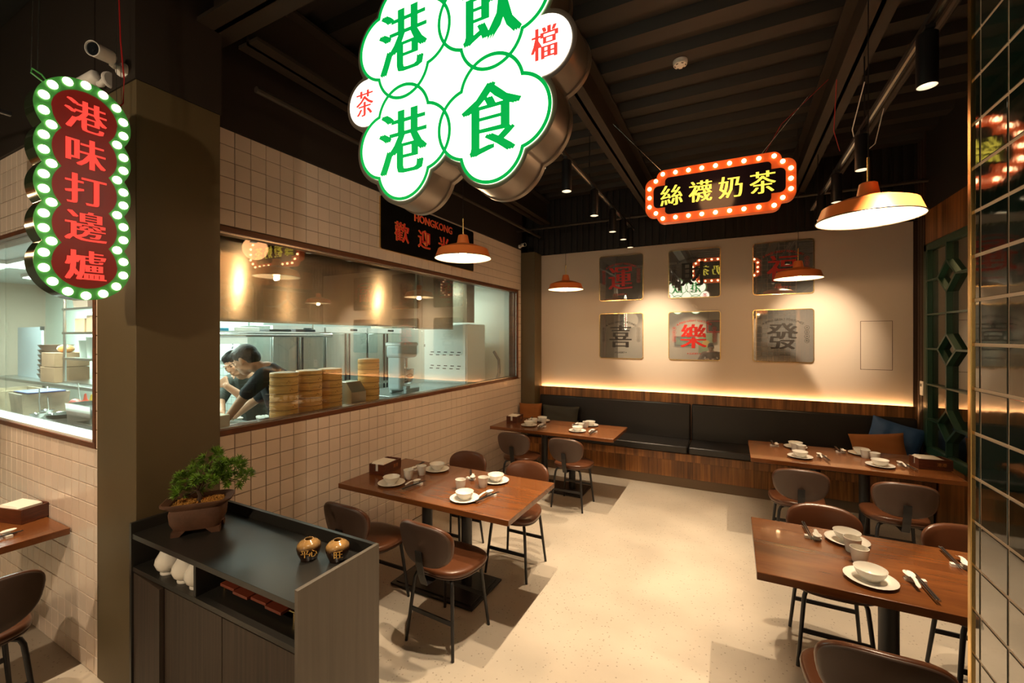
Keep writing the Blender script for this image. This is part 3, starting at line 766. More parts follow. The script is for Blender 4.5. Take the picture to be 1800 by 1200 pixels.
for (x, y, _) in WASH:
    side = 'left' if x < 0 else 'right'
    o = dup(sp0, (x, y, 2.92), 0, f'black cylinder spotlight tilted to the back wall, on the {side} track')
    light('SPOT', (x, y + .08, 2.86), SPOT_W * 1.25, SPOT_C, .016, rot=(R(53), 0, R(-7)), spot=R(46), blend=.95)

light('SPOT', (-1.7, -1.6, 2.95), SPOT_W * 1.1, SPOT_C, .05, rot=Vector((-1.7, 2.5, -1.5)).to_track_quat('-Z', 'Y').to_euler(), spot=R(105), blend=1.0)  # unseen spot added to brighten the column's left face

# ---------------------------------------------------------------- signs
M_txtgreen = mat('lit_green_lettering', (.0, .45, .08), .5, emis=.62, ecol=(.0, .62, .10))
M_txtred = mat('lit_red_lettering', (.6, .05, .04), .5, emis=.85, ecol=(1, .07, .05))
M_face = mat('lit_white_acrylic', (.9, .9, .85), .4, emis=2.6, ecol=(1, .93, .78))
M_casing = mat('brushed_bronze_casing', (.34, .29, .25), .34, .6)
def polar(inside, N=360, rmax=1.2):
    out = []
    for i in range(N):
        a = 2 * PI * i / N; c, s = math.cos(a), math.sin(a); r = rmax
        while r > 0 and not inside(r * c, r * s): r -= .004
        lo, hi = r, r + .004
        for _ in range(8):
            m = (lo + hi) / 2
            if inside(m * c, m * s): lo = m
            else: hi = m
        out.append((lo * c, lo * s))
    return out
D = .1975
def quatre(x, z, e=0):
    return any((x - a) ** 2 + (z - b) ** 2 < (.132 + e) ** 2 for a, b in ((.096, 0), (-.096, 0), (0, .096), (0, -.096)))
def big_in(e):
    def f(x, z):
        if (x + .3925) ** 2 + (z - .0025) ** 2 < (.095 + e) ** 2 or (x - .3925) ** 2 + (z + .0025) ** 2 < (.100 + e) ** 2: return True
        if abs(x) < .18 and abs(z) < .18: return True
        return any(quatre(x - a, z - b, e) for a in (-D, D) for b in (-D, D))
    return f
bs = thing('lightbox_sign', 'large white lightbox sign of joined flower shapes with green characters, hanging at top', 'sign', (-.9425, 1.30, 2.8075))
outer = [(x, z) for x, z in reversed(polar(big_in(.016), 540))]; face = [(x, z) for x, z in reversed(polar(big_in(-.001), 540))]
outer.reverse(); face.reverse()
part('casing', MB().prism(outer, .13), M_casing, bs, smooth=25)
part('back_band', MB().prism(polar(big_in(.022), 540), .020, Matrix.Translation((0, .118, 0))), M_casing, bs, smooth=25)
q_o = polar(lambda x, z: quatre(x, z, -.001), 200); q_i = polar(lambda x, z: quatre(x, z, -.0135), 200)
q_me = MB().ribbon(q_o, q_i, .002).mesh('green_outline', M_txtgreen, None)
for side, (yy, rz) in enumerate(((-.003, 0), (.141, PI))):
    part('lit_face', MB().prism(face, .002), M_face, bs, smooth=None, loc=(0, yy if side == 0 else yy, 0), rot=(0, 0, rz))
    yt = yy - .003 if side == 0 else yy + .003; sg = 1 if side == 0 else -1
    for i, a in enumerate((-D, D)):
        for j, b in enumerate((-D, D)): link('green_outline', q_me, bs, loc=(sg * a, yt - sg * .0004 * (i + 2 * j), b), rot=(0, 0, rz))
    for ch, a, b, h in (('港', -D, D, .245), ('飲', D, D, .25), ('港', -D, -D, .245), ('食', D, -D, .25)):
        letters('green_character', ch, h, M_txtgreen, bs, (sg * a, yt - sg * .002, b), rz, weight=-.006, bold=.036, sx=.88)
    for ch, a, b in (('茶', -.397, 0), ('檔', .40, 0)):
        letters('red_character', ch, .105, M_txtred, bs, (sg * a, yt - sg * .002, b), rz, weight=-.004, bold=.028, sx=.86)
for x in (-.25, .25): part('suspension_wire', MB().cyl((x, .07, .40), (x, .07, 1.12), .0015, 6), M_steel, bs)

def sign_text(parent, s, xs, z, h, m, y, rz=0, sg=1, **k):
    for ch, x in zip(s, xs): letters('character', ch, h, m, parent, (sg * x, y, z), rz, **k)
M_signorange = mat('orange_acrylic', (.80, .12, .02), .35, emis=.22, ecol=(1, .16, .03))
M_signblack = mat('black_acrylic', (.012, .008, .014), .15)
M_txtyellow = mat('lit_yellow_lettering', (.8, .75, .1), .5, emis=1.0, ecol=(1.0, .86, .10))
M_sbulb = mat('sign_bulb', (1, .8, .5), .4, emis=10, ecol=(1, .62, .30))
M_sbulb2 = mat('white_sign_bulb', (1, .95, .8), .4, emis=7, ecol=(1, .86, .62))
os_ = thing('marquee_sign', 'orange marquee sign with bulbs and yellow characters, hanging before the back wall', 'sign', (-.115, 3.81, 3.035))
def rrect(x, z, hw, hh, r):
    dx, dz = abs(x) - (hw - r), abs(z) - (hh - r)
    return dx < r and dz < r and (dx < 0 or dz < 0 or dx * dx + dz * dz < r * r)
of = lambda e: (lambda x, z: rrect(x, z, .452 - e, .222 - e, .06 - e * .4) or rrect(x, z, .545 - e, .160 - e, .065 - e * .4))
part('casing', MB().prism(polar(of(0), 400), .075), M_signorange, os_, smooth=30)
bul = MB().ell((0, 0, 0), (.0165, .010, .0165), 16, 10).mesh('bulb', M_sbulb, 60)
pts = []
for i in range(9): pts += [(-.402 + i * .1005, .187), (-.402 + i * .1005, -.187)]
pts += [(s * .458, t * .136) for s in (-1, 1) for t in (-1, 1)] + [(s * .510, t) for s in (-1, 1) for t in (-.077, 0, .077)]
for sg, yy, rz in ((1, -.002, 0), (-1, .077, PI)):
    part('black_panel', MB().prism(polar(of(.068), 400), .002), M_signblack, os_, smooth=None, loc=(0, yy, 0), rot=(0, 0, rz))
    for a, b in pts: link('bulb', bul, os_, loc=(sg * a, yy - sg * .006, b))
    sign_text(os_, '絲襪奶茶', (-.333, -.112, .107, .327), 0.0, .17, M_txtyellow, yy - sg * .004, rz, sg, weight=-.004, bold=.024, sx=.98)
part('suspension_wire', MB().cyl((-.40, .04, .21), (-.75, -.3, .56), .0018, 6).cyl((.30, .04, .21), (.62, -.1, .56), .0018, 6), M_steel, os_)
part('red_cable', MB().tube([(.33, .04, .21), (.45, .0, .42), (.72, -.12, .62)], .0022, 6), mat('red_cable', (.35, .01, .01), .4), os_)
light('POINT', (-.115, 3.55, 3.03), 5, (1, .45, .18), .15)

ls = thing('marquee_sign', 'tall green and red marquee sign with bulbs, hanging beside the olive column', 'sign', (-2.5, .817, 2.485), R(90))
rows = [(-.32 + .16 * i) for i in range(5)]
def wl(z, r=.1405, a=.0165, R0=.157):
    if abs(z) > .318:
        d = R0 ** 2 - (abs(z) - .318) ** 2; return math.sqrt(d) if d > 0 else .0005
    return max([a + math.sqrt(r * r - (z - zi) ** 2) for zi in rows if abs(z - zi) < r])
def outline(e, n=220, r=.1405, a=.0165, R0=.157):
    H = .318 + R0 - e; base = [(wl(z, r - e, a, R0 - e), z) for z in [-H + 2 * H * i / n for i in range(n + 1)]]
    return [(w, z) for w, z in base] + [(-w, z) for w, z in reversed(base)]
M_signgreen = mat('green_acrylic', (.05, .26, .05), .3, emis=.06, ecol=(.1, .6, .1))  # slight glow stands in for bulb light falling on the face
M_signred = mat('dark_red_acrylic', (.16, .012, .010), .3, emis=.10, ecol=(.6, .02, .01))  # faint glow put in for the bulbs' light on the panel
M_greencase = mat('dark_green_glossy_casing', (.03, .045, .02), .12, .6)
part('casing', MB().prism(outline(.001), .10, Matrix.Translation((0, .002, 0))), M_greencase, ls, smooth=30)
part('green_face', MB().prism(outline(0), .006, Matrix.Translation((0, -.002, 0))), M_signgreen, ls, smooth=None)
part('red_panel', MB().prism(outline(0, r=.1217, a=-.0167, R0=.107), .002, Matrix.Translation((0, -.0045, 0))), M_signred, ls, smooth=None)
bul2 = MB().ell((0, 0, 0), (.0170, .008, .0170), 16, 10).mesh('bulb', M_sbulb2, 60)
bp = []
for s in (-1, 1):
    for i in range(4): bp.append((s * (wl(rows[i] + .08) - .026), rows[i] + .08))
    for i in (1, 2, 3): bp += [(s * (wl(rows[i] + .03) - .025), rows[i] + .03), (s * (wl(rows[i] - .03) - .025), rows[i] - .03)]
    bp += [(s * (wl(rows[0] + .03) - .025), rows[0] + .03), (s * (wl(rows[4] - .03) - .025), rows[4] - .03)]
for s in (-1, 1):
    for k in range(7):
        a = R(12 + 26 * k); bp.append((.131 * math.cos(a), s * (.325 + .131 * math.sin(a))))
for a, b in bp: link('bulb', bul2, ls, loc=(a, -.006, b))
for ch, z in zip('港味打邊爐', (.318, .158, 0, -.157, -.325)):
    letters('character', ch, .128, M_txtred, ls, (0, -.008, z), 0, weight=-.006, bold=.034, sx=.98)
for x in (-.150, -.132): part('suspension_wire', MB().tube([(x, .05, .455), (x + .012, .05, 1.1)], .0014, 5), M_steel, ls)
part('suspension_wire', MB().tube([(.125, .05, .40), (.12, .05, 1.1)], .0012, 5).tube([(.145, .05, .34), (.13, .05, 1.1)], .0012, 5), M_steel, ls)
part('hanging_eye', MB().tube([(-.105, .03, .42), (-.125, .03, .445), (-.150, .04, .460), (-.150, .05, .445), (-.125, .04, .425), (-.11, .03, .41)], .0035, 6), M_signgreen, ls)
part('red_cable', MB().tube([(.11, .03, .41), (.145, .04, .46), (.148, .04, .58), (.135, .04, .75), (.125, .04, 1.1)], .003, 6), mat('red_cable', (.35, .01, .01), .4), ls)
light('POINT', (-2.42, .55, 2.3), 1.2, (1, .72, .42), .2)


# welcome sign on the kitchen wall
ws = thing('wall_sign', 'black welcome sign with red gold-edged characters above the kitchen window', 'sign', (KX + .008, 3.72, 2.90), R(90))
def rpoly(w, h, r, n=6):
    out = []
    for cx, cz, a0 in ((w - r, h - r, 0), (-w + r, h - r, 90), (-w + r, -h + r, 180), (w - r, -h + r, 270)):
        for k in range(n + 1):
            a = R(a0 + 90 * k / n); out.append((cx + r * math.cos(a), cz + r * math.sin(a)))
    return out
part('board', MB().prism(rpoly(.785, .240, .02), .016, Matrix.Translation((0, -.018, 0))), mat('black_glossy_board', (.010, .009, .008), .12), ws, smooth=None)
part('gold_edge', MB().ribbon(rpoly(.790, .245, .022), rpoly(.783, .238, .019), .014, Matrix.Translation((0, -.016, 0))), M_brass, ws, smooth=None)
M_redsign = mat('red_letter_face', (.45, .012, .010), .4, emis=.12, ecol=(1, .05, .02)); M_goldedge = mat('gold_letter_edge', (.75, .24, .06), .4, emis=.10, ecol=(1, .30, .06))  # unlit letters given a slight glow to brighten them
for ch, x in zip('歡迎光臨', (-.51, -.17, .17, .51)):
    letters('character_edge', ch, .190, M_goldedge, ws, (x, -.0205, -.040), 0, weight=.010, bold=.022, sx=1.05)
    letters('character', ch, .182, M_redsign, ws, (x, -.024, -.040), 0, weight=-.004, bold=.020, sx=1.05)
letters('word_edge', 'HONGKONG', .080, M_goldedge, ws, (0, -.0205, .155), 0, weight=.014, bold=.026, sx=1.0)
letters('word', 'HONGKONG', .073, M_redsign, ws, (0, -.024, .155), 0, weight=-.004, bold=.016, sx=1.02)

# ---------------------------------------------------------------- mirror panels
PX = ((-1.402, .605), (-.443, .62), (.552, .62)); PZ = (2.69, 1.865)
chars = ('運', '財', '福', '喜', '樂', '發'); reds = (1, 0, 1, 0, 1, 0)
wherep = ('upper left', 'upper middle', 'upper right', 'lower left', 'lower middle', 'lower right')
k = 0
for r_ in range(2):
    for c_i in range(3):
        x, w = PX[c_i]; z = PZ[r_]; ink = M_red if reds[k] else M_blackink
        t = thing('mirror_panel', f'square tinted mirror with {"red" if reds[k] else "black"} character {chars[k]}, {wherep[k]} of six on the back wall', 'mirror', (x, BY - .012, z))
        part('mirror', MB().prism(rpoly(w / 2, .315, .03), .010), M_mirror, t, smooth=None)
        part('brass_edge', MB().ribbon(rpoly(w / 2 + .008, .323, .036), rpoly(w / 2 - .001, .314, .029), .016, Matrix.Translation((0, -.005, 0))), M_brass, t, smooth=None)
        letters('character', chars[k], .315, ink, t, (-.005, -.003, -.005), 0, weight=-.004, bold=.030, sx=.95)
        letters('arched_words', '· A MASS GREAT FORTUNES ·', .026, ink, t, (0, -.003, .20), 0, arc=.42, bold=.01, sx=1.0)
        letters('lower_word', '× LUCKY ×', .024, ink, t, (0, -.003, -.235), 0, bold=.01)
        for s, wd in ((-1, '平安吉祥'), (1, '大吉大利')):
            for q, ch in enumerate(wd):
                zz = .095 - q * .052
                part('ring', MB().ribbon([(.025 * math.cos(2 * PI * i / 24), .025 * math.sin(2 * PI * i / 24)) for i in range(24)], [(.0225 * math.cos(2 * PI * i / 24), .0225 * math.sin(2 * PI * i / 24)) for i in range(24)], .001), ink, t, smooth=None, loc=(s * .245, -.002, zz))
                letters('small_character', ch, .026, ink, t, (s * .245, -.003, zz), 0)
        k += 1

# ---------------------------------------------------------------- sideboard in the left foreground
cb = thing('sideboard', 'charcoal sideboard with open shelf and ash doors, at the olive column in the left foreground', 'sideboard', (0, 0, 0))
CX0, CX1, CY0, CY1 = -2.635, -1.387, 1.022, 1.422
part('worktop', MB().box((CX0 + .018, CY0 + .004, .860), (CX1 - .018, CY1 - .018, .885)), M_cabtop, cb, bevel=.001)
part('end_panel', MB().box((CX1 - .018, CY0, 0), (CX1, CY1, .937)), M_cabend, cb, bevel=.001)
part('end_panel', MB().box((CX0, CY0, 0), (CX0 + .018, CY1, .937)), M_cabtop, cb, bevel=.001)
part('upstand', MB().box((CX0 + .018, CY1 - .018, 0), (CX1 - .018, CY1, .937)), M_cabtop, cb, bevel=.001)
part('shelf', MB().box((CX0 + .018, CY0 + .006, .700), (CX1 - .018, CY1 - .018, .722)), M_cabtop, cb, bevel=.001)
part('divider', MB().box((-2.085, CY0 + .01, .722), (-2.067, CY1 - .018, .860)), M_cabtop, cb)
part('carcass', MB().box((CX0 + .018, CY0 + .03, .06), (CX1 - .018, CY1 - .02, .70)), M_black, cb)
xs = [CX0 + .020, -2.325, -1.868, CX1 - .020]
for i in range(3):
    w = xs[i + 1] - xs[i] - .006
    rz = R(-3.5) if i == 0 else 0
    part('door', MB().box((0, 0, .07), (w, .019, .694)), M_cabdoor, cb, bevel=.001, loc=(xs[i] + .002, CY0 + .008, 0), rot=(0, 0, rz))
part('plinth', MB().box((CX0 + .018, CY0 + .05, 0), (CX1 - .018, CY1 - .03, .06)), M_black, cb)

# bonsai
M_potc = mat('brown_clay', (.105, .045, .022), .6, noise=(14, .25), bump=.2, bscale=80)
bz = thing('bonsai', 'small leafy bonsai in a brown rectangular clay pot on the sideboard', 'bonsai', (-2.375, 1.200, .8855), R(50))
po = sup((.118, .074), 5, 48)
pot = pad(po, [(.72, .022), (.80, .024), (.95, .060), (.99, .105), (.95, .125), (1.02, .130), (1.24, .150), (1.25, .158), (1.18, .160), (.98, .148)])
pot2 = MB()
# open top: rebuild as shell
n = len(po); vs = []; fs = []
prof = [(.70, .020), (.80, .024), (.95, .060), (.99, .105), (.95, .125), (1.02, .132), (1.24, .150), (1.25, .158), (1.19, .161), (.95, .150), (.90, .125)]
for sc, z in prof:
    for (x, y) in po: vs.append((x * sc, y * sc, z))
for j in range(len(prof) - 1):
    for i in range(n): k = (i + 1) % n; fs.append((j * n + i, j * n + k, (j + 1) * n + k, (j + 1) * n + i))
fs.append(tuple(reversed(range(n)))); pot2.add(vs, fs)
part('pot', pot2, M_potc, bz, smooth=40)
for sx in (-1, 1):
    for sy in (-1, 1):
        part('foot', MB().add([(sx * .10, sy * .062, 0), (sx * .065, sy * .062, 0), (sx * .065, sy * .04, 0), (sx * .10, sy * .03, 0), (sx * .098, sy * .064, .026), (sx * .04, sy * .064, .026), (sx * .04, sy * .03, .026), (sx * .098, sy * .02, .026)],
             [(0, 1, 2, 3), (4, 5, 6, 7), (0, 1, 5, 4), (1, 2, 6, 5), (2, 3, 7, 6), (3, 0, 4, 7)]), M_potc, bz, smooth=None)
M_gran = mat('ochre_granules', (.46, .22, .04), .9, noise=(120, .4))
g = MB().add([(x * .93, y * .93, .138) for x, y in po], [tuple(range(n))])
for i in range(650):
    a = random.random() * 2 * PI; rr = math.sqrt(random.random()) * .88; q = po[int(a / (2 * PI) * n) % n]
    s = random.uniform(.0025, .0045); g.ell((q[0] * rr, q[1] * rr, .138 + random.uniform(0, .006) + .008 * (1 - rr)), (s, s, s), 5, 3)
part('granules', g, M_gran, bz, kind='stuff')
M_bark = mat('dark_bark', (.06, .033, .018), .8); M_leaf = mat('green_leaf', (.120, .240, .016), .42, noise=(22, .45))
M_leafy = M_leaf
u = Vector((math.cos(R(27.1 - 50)), math.sin(R(27.1 - 50)), 0)); vv = Vector((-u.y, u.x, 0))
# cluster centres given as (along, up, depth)
CL = [(-.105, .175, .02, .040), (-.070, .182, -.02, .035), (-.055, .262, .0, .042), (-.020, .245, -.03, .045), (.000, .205, .0, .040), (-.02, .285, .02, .040), (.03, .270, -.02, .045), (.050, .345, .02, .040),
      (.080, .370, .0, .032), (.09, .300, .02, .045), (.06, .245, .03, .045), (.10, .255, -.03, .045), (.13, .275, .0, .045), (.165, .300, .02, .042), (.15, .240, -.01, .045), (.185, .250, .0, .048), (.215, .245, .02, .04), (.19, .315, .01, .035), (.12, .33, .0, .04), (-.085, .235, .01, .030)]
tr = MB(); P = lambda a, h, d: Vector((0, 0, 0)) + u * a + vv * d + Vector((0, 0, h))
tr.tube([P(0, .135, 0), P(.004, .17, .004), P(-.008, .20, 0), P(.012, .235, -.004), P(.04, .262, 0), P(.075, .285, .0), (P(.12, .300, 0))], [.012, .0095, .008, .007, .006, .0045, .003], 8)
for a, h, d, r_c in CL:
    st = P(-.005, .20, 0) if a < 0 else P(.03, .25, 0) if a < .1 else P(.09, .285, 0)
    en = P(a, h - .012, d); tr.tube([st, st.lerp(en, .5) + Vector((0, 0, -.008)), en], [.0035, .0025, .0015], 5)
part('trunk', tr, M_bark, bz)
lf = MB()
for a, h, d, r_c in CL:
    for t in range(9):
        dirc = Vector((random.gauss(0, 1), random.gauss(0, 1), random.gauss(.2, .7))).normalized()
        tip = P(a, h + .012, d) + dirc * r_c * random.uniform(.3, 1.05)
        ax = (dirc * .9 + Vector((0, 0, .6))).normalized(); e1 = ax.orthogonal().normalized(); e2 = ax.cross(e1)
        for q in range(15):
            an = q * 2.4; op = .35 + .75 * (q / 15)
            ld = (ax * math.cos(op) + (e1 * math.cos(an) + e2 * math.sin(an)) * math.sin(op)).normalized(); L = random.uniform(.024, .038)
            sd = ld.cross(ax + Vector((.01, 0, 0))).normalized() * .0030
            m = tip + ld * L * .55; e = tip + ld * L + Vector((0, 0, -.002)); nrm = ld.cross(sd).normalized() * .0008
            lf.add([tip, m - sd, m + nrm, m + sd, e], [(0, 2, 1), (0, 3, 2), (1, 2, 4), (2, 3, 4)])
part('foliage', lf, M_leaf, bz, smooth=None, kind='stuff')

M_jar = mat('glazed_jar', (.12, .05, .012), .14, spec=.7)
nt = M_jar.node_tree; b = nt.nodes['Principled BSDF']; tc = nt.nodes.new('ShaderNodeTexCoord'); sp = nt.nodes.new('ShaderNodeSeparateXYZ'); nz = nt.nodes.new('ShaderNodeTexNoise'); nz.inputs['Scale'].default_value = 30
ad = nt.nodes.new('ShaderNodeMath'); ad.operation = 'MULTIPLY_ADD'; ad.inputs[1].default_value = .03; rp = nt.nodes.new('ShaderNodeValToRGB')
rp.color_ramp.elements[0].position = .068; rp.color_ramp.elements[0].color = (.022, .008, .003, 1); rp.color_ramp.elements[1].position = .098; rp.color_ramp.elements[1].color = (.40, .22, .07, 1)
nt.links.new(tc.outputs['Object'], sp.inputs[0]); nt.links.new(tc.outputs['Object'], nz.inputs[0]); nt.links.new(nz.outputs[0], ad.inputs[0]); nt.links.new(sp.outputs[2], ad.inputs[2]); nt.links.new(ad.outputs[0], rp.inputs[0]); nt.links.new(rp.outputs[0], b.inputs['Base Color'])
M_goldink = mat('gold_calligraphy', (.75, .42, .10), .4)
for (x, y, lab, wd) in ((-1.640, 1.262, 'left', '平心'), (-1.520, 1.312, 'right', '旺')):
    t = thing('jar', f'small round brown glazed jar with gold writing on the sideboard, {lab} of the two', 'jar', (x, y, .8855))
    part('body', MB().lathe([(.001, .002), (.028, .002), (.032, 0), (.044, .028), (.050, .050), (.047, .066), (.034, .078), (.021, .083), (.019, .087), (.016, .087), (.016, .078), (.030, .070), (.030, .03), (.001, .01)], 36, close=False), M_jar, t, smooth=70)
    for i, ch in enumerate(wd):
        me = fit_text('writing', ch, .030, M_goldink, depth=0, bold=.01)
        for v in me.vertices:
            a = v.co.x / .047; v.co.x, v.co.y = math.sin(a) * .0508, -math.cos(a) * .0508 + (v.co.y if False else 0)
        link('writing', me, t, loc=(0, 0, .042 - .0 * i), rot=(0, 0, R(34 + 38 * i + (18 if len(wd) == 1 else 0))))
vase_me = MB().lathe([(.001, .002), (.026, .002), (.030, 0), (.031, .006), (.028, .012), (.042, .028), (.050, .052), (.047, .072), (.034, .098), (.027, .112), (.024, .122), (.001, .124)], 32, close=False, sx=1.12, sy=1.12).mesh('gourd_vase', M_white, 70)
for x, y, wh in ((-2.405, 1.085, 'first from the olive column'), (-2.255, 1.085, 'middle one'), (-2.150, 1.085, 'next to the shelf divider')):
    o = link('gourd_vase', vase_me, loc=(x, y, .7225)); tag(o, f'white gourd shaped vase on the open sideboard shelf, {wh}', 'vase')
t = thing('menu_rack', 'row of dark red wooden slips lying in the right opening of the sideboard', 'rack', (-1.78, 1.125, .7222))
M_slip = mat('dark_red_wood', (.20, .040, .018), .35)
for i in range(4): part('slip', MB().box((-.21 + i * .108, -.035 - .01 * (i % 2), .040), (-.11 + i * .108, .035 - .01 * (i % 2), .052)), M_slip, t, bevel=.001)
part('rod', MB().cyl((-.24, 0, .0345), (.24, 0, .0345), .0055, 8), M_brass, t)
for x in (-.235, .235): part('post', MB().cyl((x, 0, 0), (x, 0, .036), .006, 8), M_brass, t)

# ---------------------------------------------------------------- small fittings
def bullet_camera(label, loc, rz, tilt, s=1.0, dark=False):
    t = thing('security_camera', label, 'camera', loc, rz)
    part('mount', MB().lathe([(.03 * s, 0), (.035 * s, .004), (.035 * s, .014), (.02 * s, .022), (.001, .023)], 24, M=Matrix.Rotation(R(90), 4, 'X')), M_whitep, t)
    part('arm', MB().tube([(0, -.015 * s, 0), (0, -.045 * s, 0), (0, -.06 * s, -.012 * s), (0, -.075 * s, -.01 * s)], .013 * s, 12), M_whitep, t, smooth=60)
    Mx = Matrix.Translation((0, -.115 * s, .012 * s)) @ Matrix.Rotation(tilt, 4, 'X') @ Matrix.Rotation(R(90), 4, 'X') @ Matrix.Diagonal((s, s, s, 1))
    part('housing', MB().lathe([(.001, -.042), (.024, -.042), (.031, -.034), (.034, .055), (.0345, .064), (.031, .066), (.029, .058)], 28, M=Mx, close=False), M_whitep, t, smooth=50)
    part('lens_window', MB().lathe([(.001, .0585), (.030, .0585), (.030, .055)], 24, M=Mx, close=False), mat('black_glass', (.01, .012, .014), .05), t)
    part('lens', MB().lathe([(.001, .063), (.011, .062), (.012, .058)], 20, M=Mx, close=False), mat('black_glass', (.01, .012, .014), .05), t)
    return t
bullet_camera('white bullet camera on the dark column top, lens turned left towards us', (-2.74, 1.043, 3.195), R(30), R(12), 1.0)
bullet_camera('white bullet camera beside the other one, seen from behind, pointing left', (-2.88, 1.043, 3.19), R(-75), R(20), 1.15)
bullet_camera('small white camera at the far upper corner of the tiled wall', (KX + .024, 5.80, 3.205), R(60), R(5), .8)
t = thing('smoke_detector', 'round white smoke detector under the ribbed ceiling', 'smoke detector', (-.345, 3.46, 3.93), 0)
part('base', MB().lathe([(.001, .0), (.052, .0), (.052, -.014), (.001, -.015)][::-1], 32, close=False), M_whitep, t)
part('cover', MB().lathe([(.001, -.046), (.020, -.045), (.030, -.036), (.046, -.034), (.050, -.026), (.050, -.014), (.001, -.014)], 32, close=False), M_whitep, t)
for k in range(6):
    a = k * PI / 3; part('slot', MB().box((-.008, -.003, -.002), (.008, .003, .002)), M_black, t, loc=(math.cos(a) * .037, math.sin(a) * .037, -.036), rot=(0, 0, a + PI / 2))
o = thing('wall_switch', 'narrow cream control plate on the dark ribbed wall strip', 'switch', (RX - .013, 5.985, 1.31), R(-90))
part('plate', MB().box((-.042, -.010, -.075), (.042, 0, .075)), M_whitep, o, bevel=.003)
part('button', MB().box((-.02, -.013, .02), (.02, -.010, .05)), M_steel, o)
def pipe(label, pts, r, m=M_beam): 
    o = part('ceiling_pipe', MB().tube(pts, r, 10), m); tag(o, label, 'pipe')
pipe('dark horizontal conduit running along the top of the back wall', [(-3.1, 5.72, 3.42), (1.75, 5.72, 3.42)], .018)
pipe('thin dark conduit under the ceiling along the right track', [(.98, -1, 3.5), (.98, 5.9, 3.5)], .022)
pipe('dark conduit hanging near the left upper wall', [(-2.55, 1.6, 3.34), (-2.55, 5.9, 3.34)], .02)
o = part('hanging_cable', MB().tube([(.72, 3.3, 3.4), (.70, 3.5, 3.2), (.76, 3.62, 3.05), (.84, 3.6, 3.12), (.86, 3.5, 3.3)], .003, 6), M_whitep); tag(o, 'loose pale cable loop beside the right track', 'cable')
o = part('hanging_cable', MB().tube([(.60, 3.4, 3.5), (.62, 3.6, 3.25), (.68, 3.75, 3.16)], .0025, 6), mat('red_cable')); tag(o, 'loose red cable beside the right track', 'cable')

# ---------------------------------------------------------------- kitchen behind the glass
KF = .30
struct('floor_kitchen', MB().box((-9.9, LY + .1, 0), (KX - .12, 6.3, KF)), mat('kitchen_floor_tile', (.30, .26, .22), .5))
struct('ceiling_kitchen', MB().box((-9.9, LY + .1, 2.68), (KX - .12, 6.3, 2.75)), mat('kitchen_ceiling_panel', (.50, .56, .56), .4))
struct('wall_kitchen_tiled', MB().box((-6.9, 3.6, KF), (-5.58, 3.7, 2.68)), M_ktile)
struct('wall_kitchen_end', MB().box((-5.6, 5.90, KF), (KX - .12, 6.0, 2.68)), M_kwarm)
struct('wall_kitchen_side', MB().box((-5.7, 3.7, KF), (-5.6, 6.0, 2.68)), M_kwhite)
struct('wall_kitchen_far', MB().box((-9.9, 2.75, KF), (-6.8, 2.85, 2.68)).box((-6.9, 2.85, KF), (-6.8, 3.6, 2.68)), mat('mint_white_paint', (.78, .88, .80), .6))
M_ledk = mat('fluorescent_panel', (.9, 1, .95), .5, emis=7, ecol=(.85, 1.0, .93))
for i, (x, y, rz) in enumerate([(-5.2, 1.75, 0), (-6.6, 1.75, 0), (-6.0, 2.35, 0), (-7.8, 2.2, 0), (-7.6, 1.6, 0), (-4.3, 2.6, 0), (-4.1, 4.2, 0), (-4.1, 5.3, 0)]):
    t = thing('ceiling_light', f'long white fluorescent ceiling light in the kitchen, {["nearest the left window", "second", "third", "fourth", "fifth", "over the cooks", "over the mixer", "at the end wall"][i]}', 'light', (x, y, 2.64))
    part('housing', MB().box((-.60, -.10, .0), (.60, .10, .04)), M_whitep, t); part('diffuser', MB().box((-.58, -.085, -.012), (.58, .085, -.001)), M_ledk, t)
    light('AREA', (x, y, 2.615), KITCH_W * (.45 if i > 5 else 3.2 if i < 5 else 1), KITCH_C, 1.1, sy=.16)
light('AREA', (-3.75, 2.5, 1.93), KITCH_W * .7, KITCH_C, .5, sy=2.2)
# exhaust hoods
def hood(label, x, y0, y1, z0, z1, r=.16):
    t = thing('exhaust_hood', label, 'hood', (0, 0, 0)); mb = MB(); pts = []
    pts = [(x - .7, y0), (x, y0), (x, y1 - r)] + [(x - r + r * math.cos(a), y1 - r + r * math.sin(a)) for a in [PI / 2 * k / 8 for k in range(1, 9)]] + [(x - .7, y1)]
    n = len(pts); mb.add([(a, b, z0) for a, b in pts] + [(a, b, z1) for a, b in pts], [(i, i + 1, i + 1 + n, i + n) for i in range(n - 1)])
    mb.add([(a, b, z0 + .03) for a, b in pts], [tuple(reversed(range(n)))])
    part('skirt', mb, M_hood, t, smooth=40)
    part('drip_edge', MB().box((x - .04, y0, z0 - .006), (x + .004, y1 - r, z0 + .012)), M_steel, t)
hood('long brushed steel exhaust hood behind the kitchen window, reflecting the lamps', -3.18, 1.45, 3.95, 1.965, 2.66)
hood('shorter brushed steel hood beside the long one, over the mixer', -3.34, 4.0, 4.80, 1.955, 2.66, .02)
o = part('duct_box', MB().box((-3.6, 5.0, 2.05), (-3.26, 5.20, 2.66)), M_steel, bevel=.004); tag(o, 'narrow blue-grey steel duct box between the hood and the end wall', 'duct')

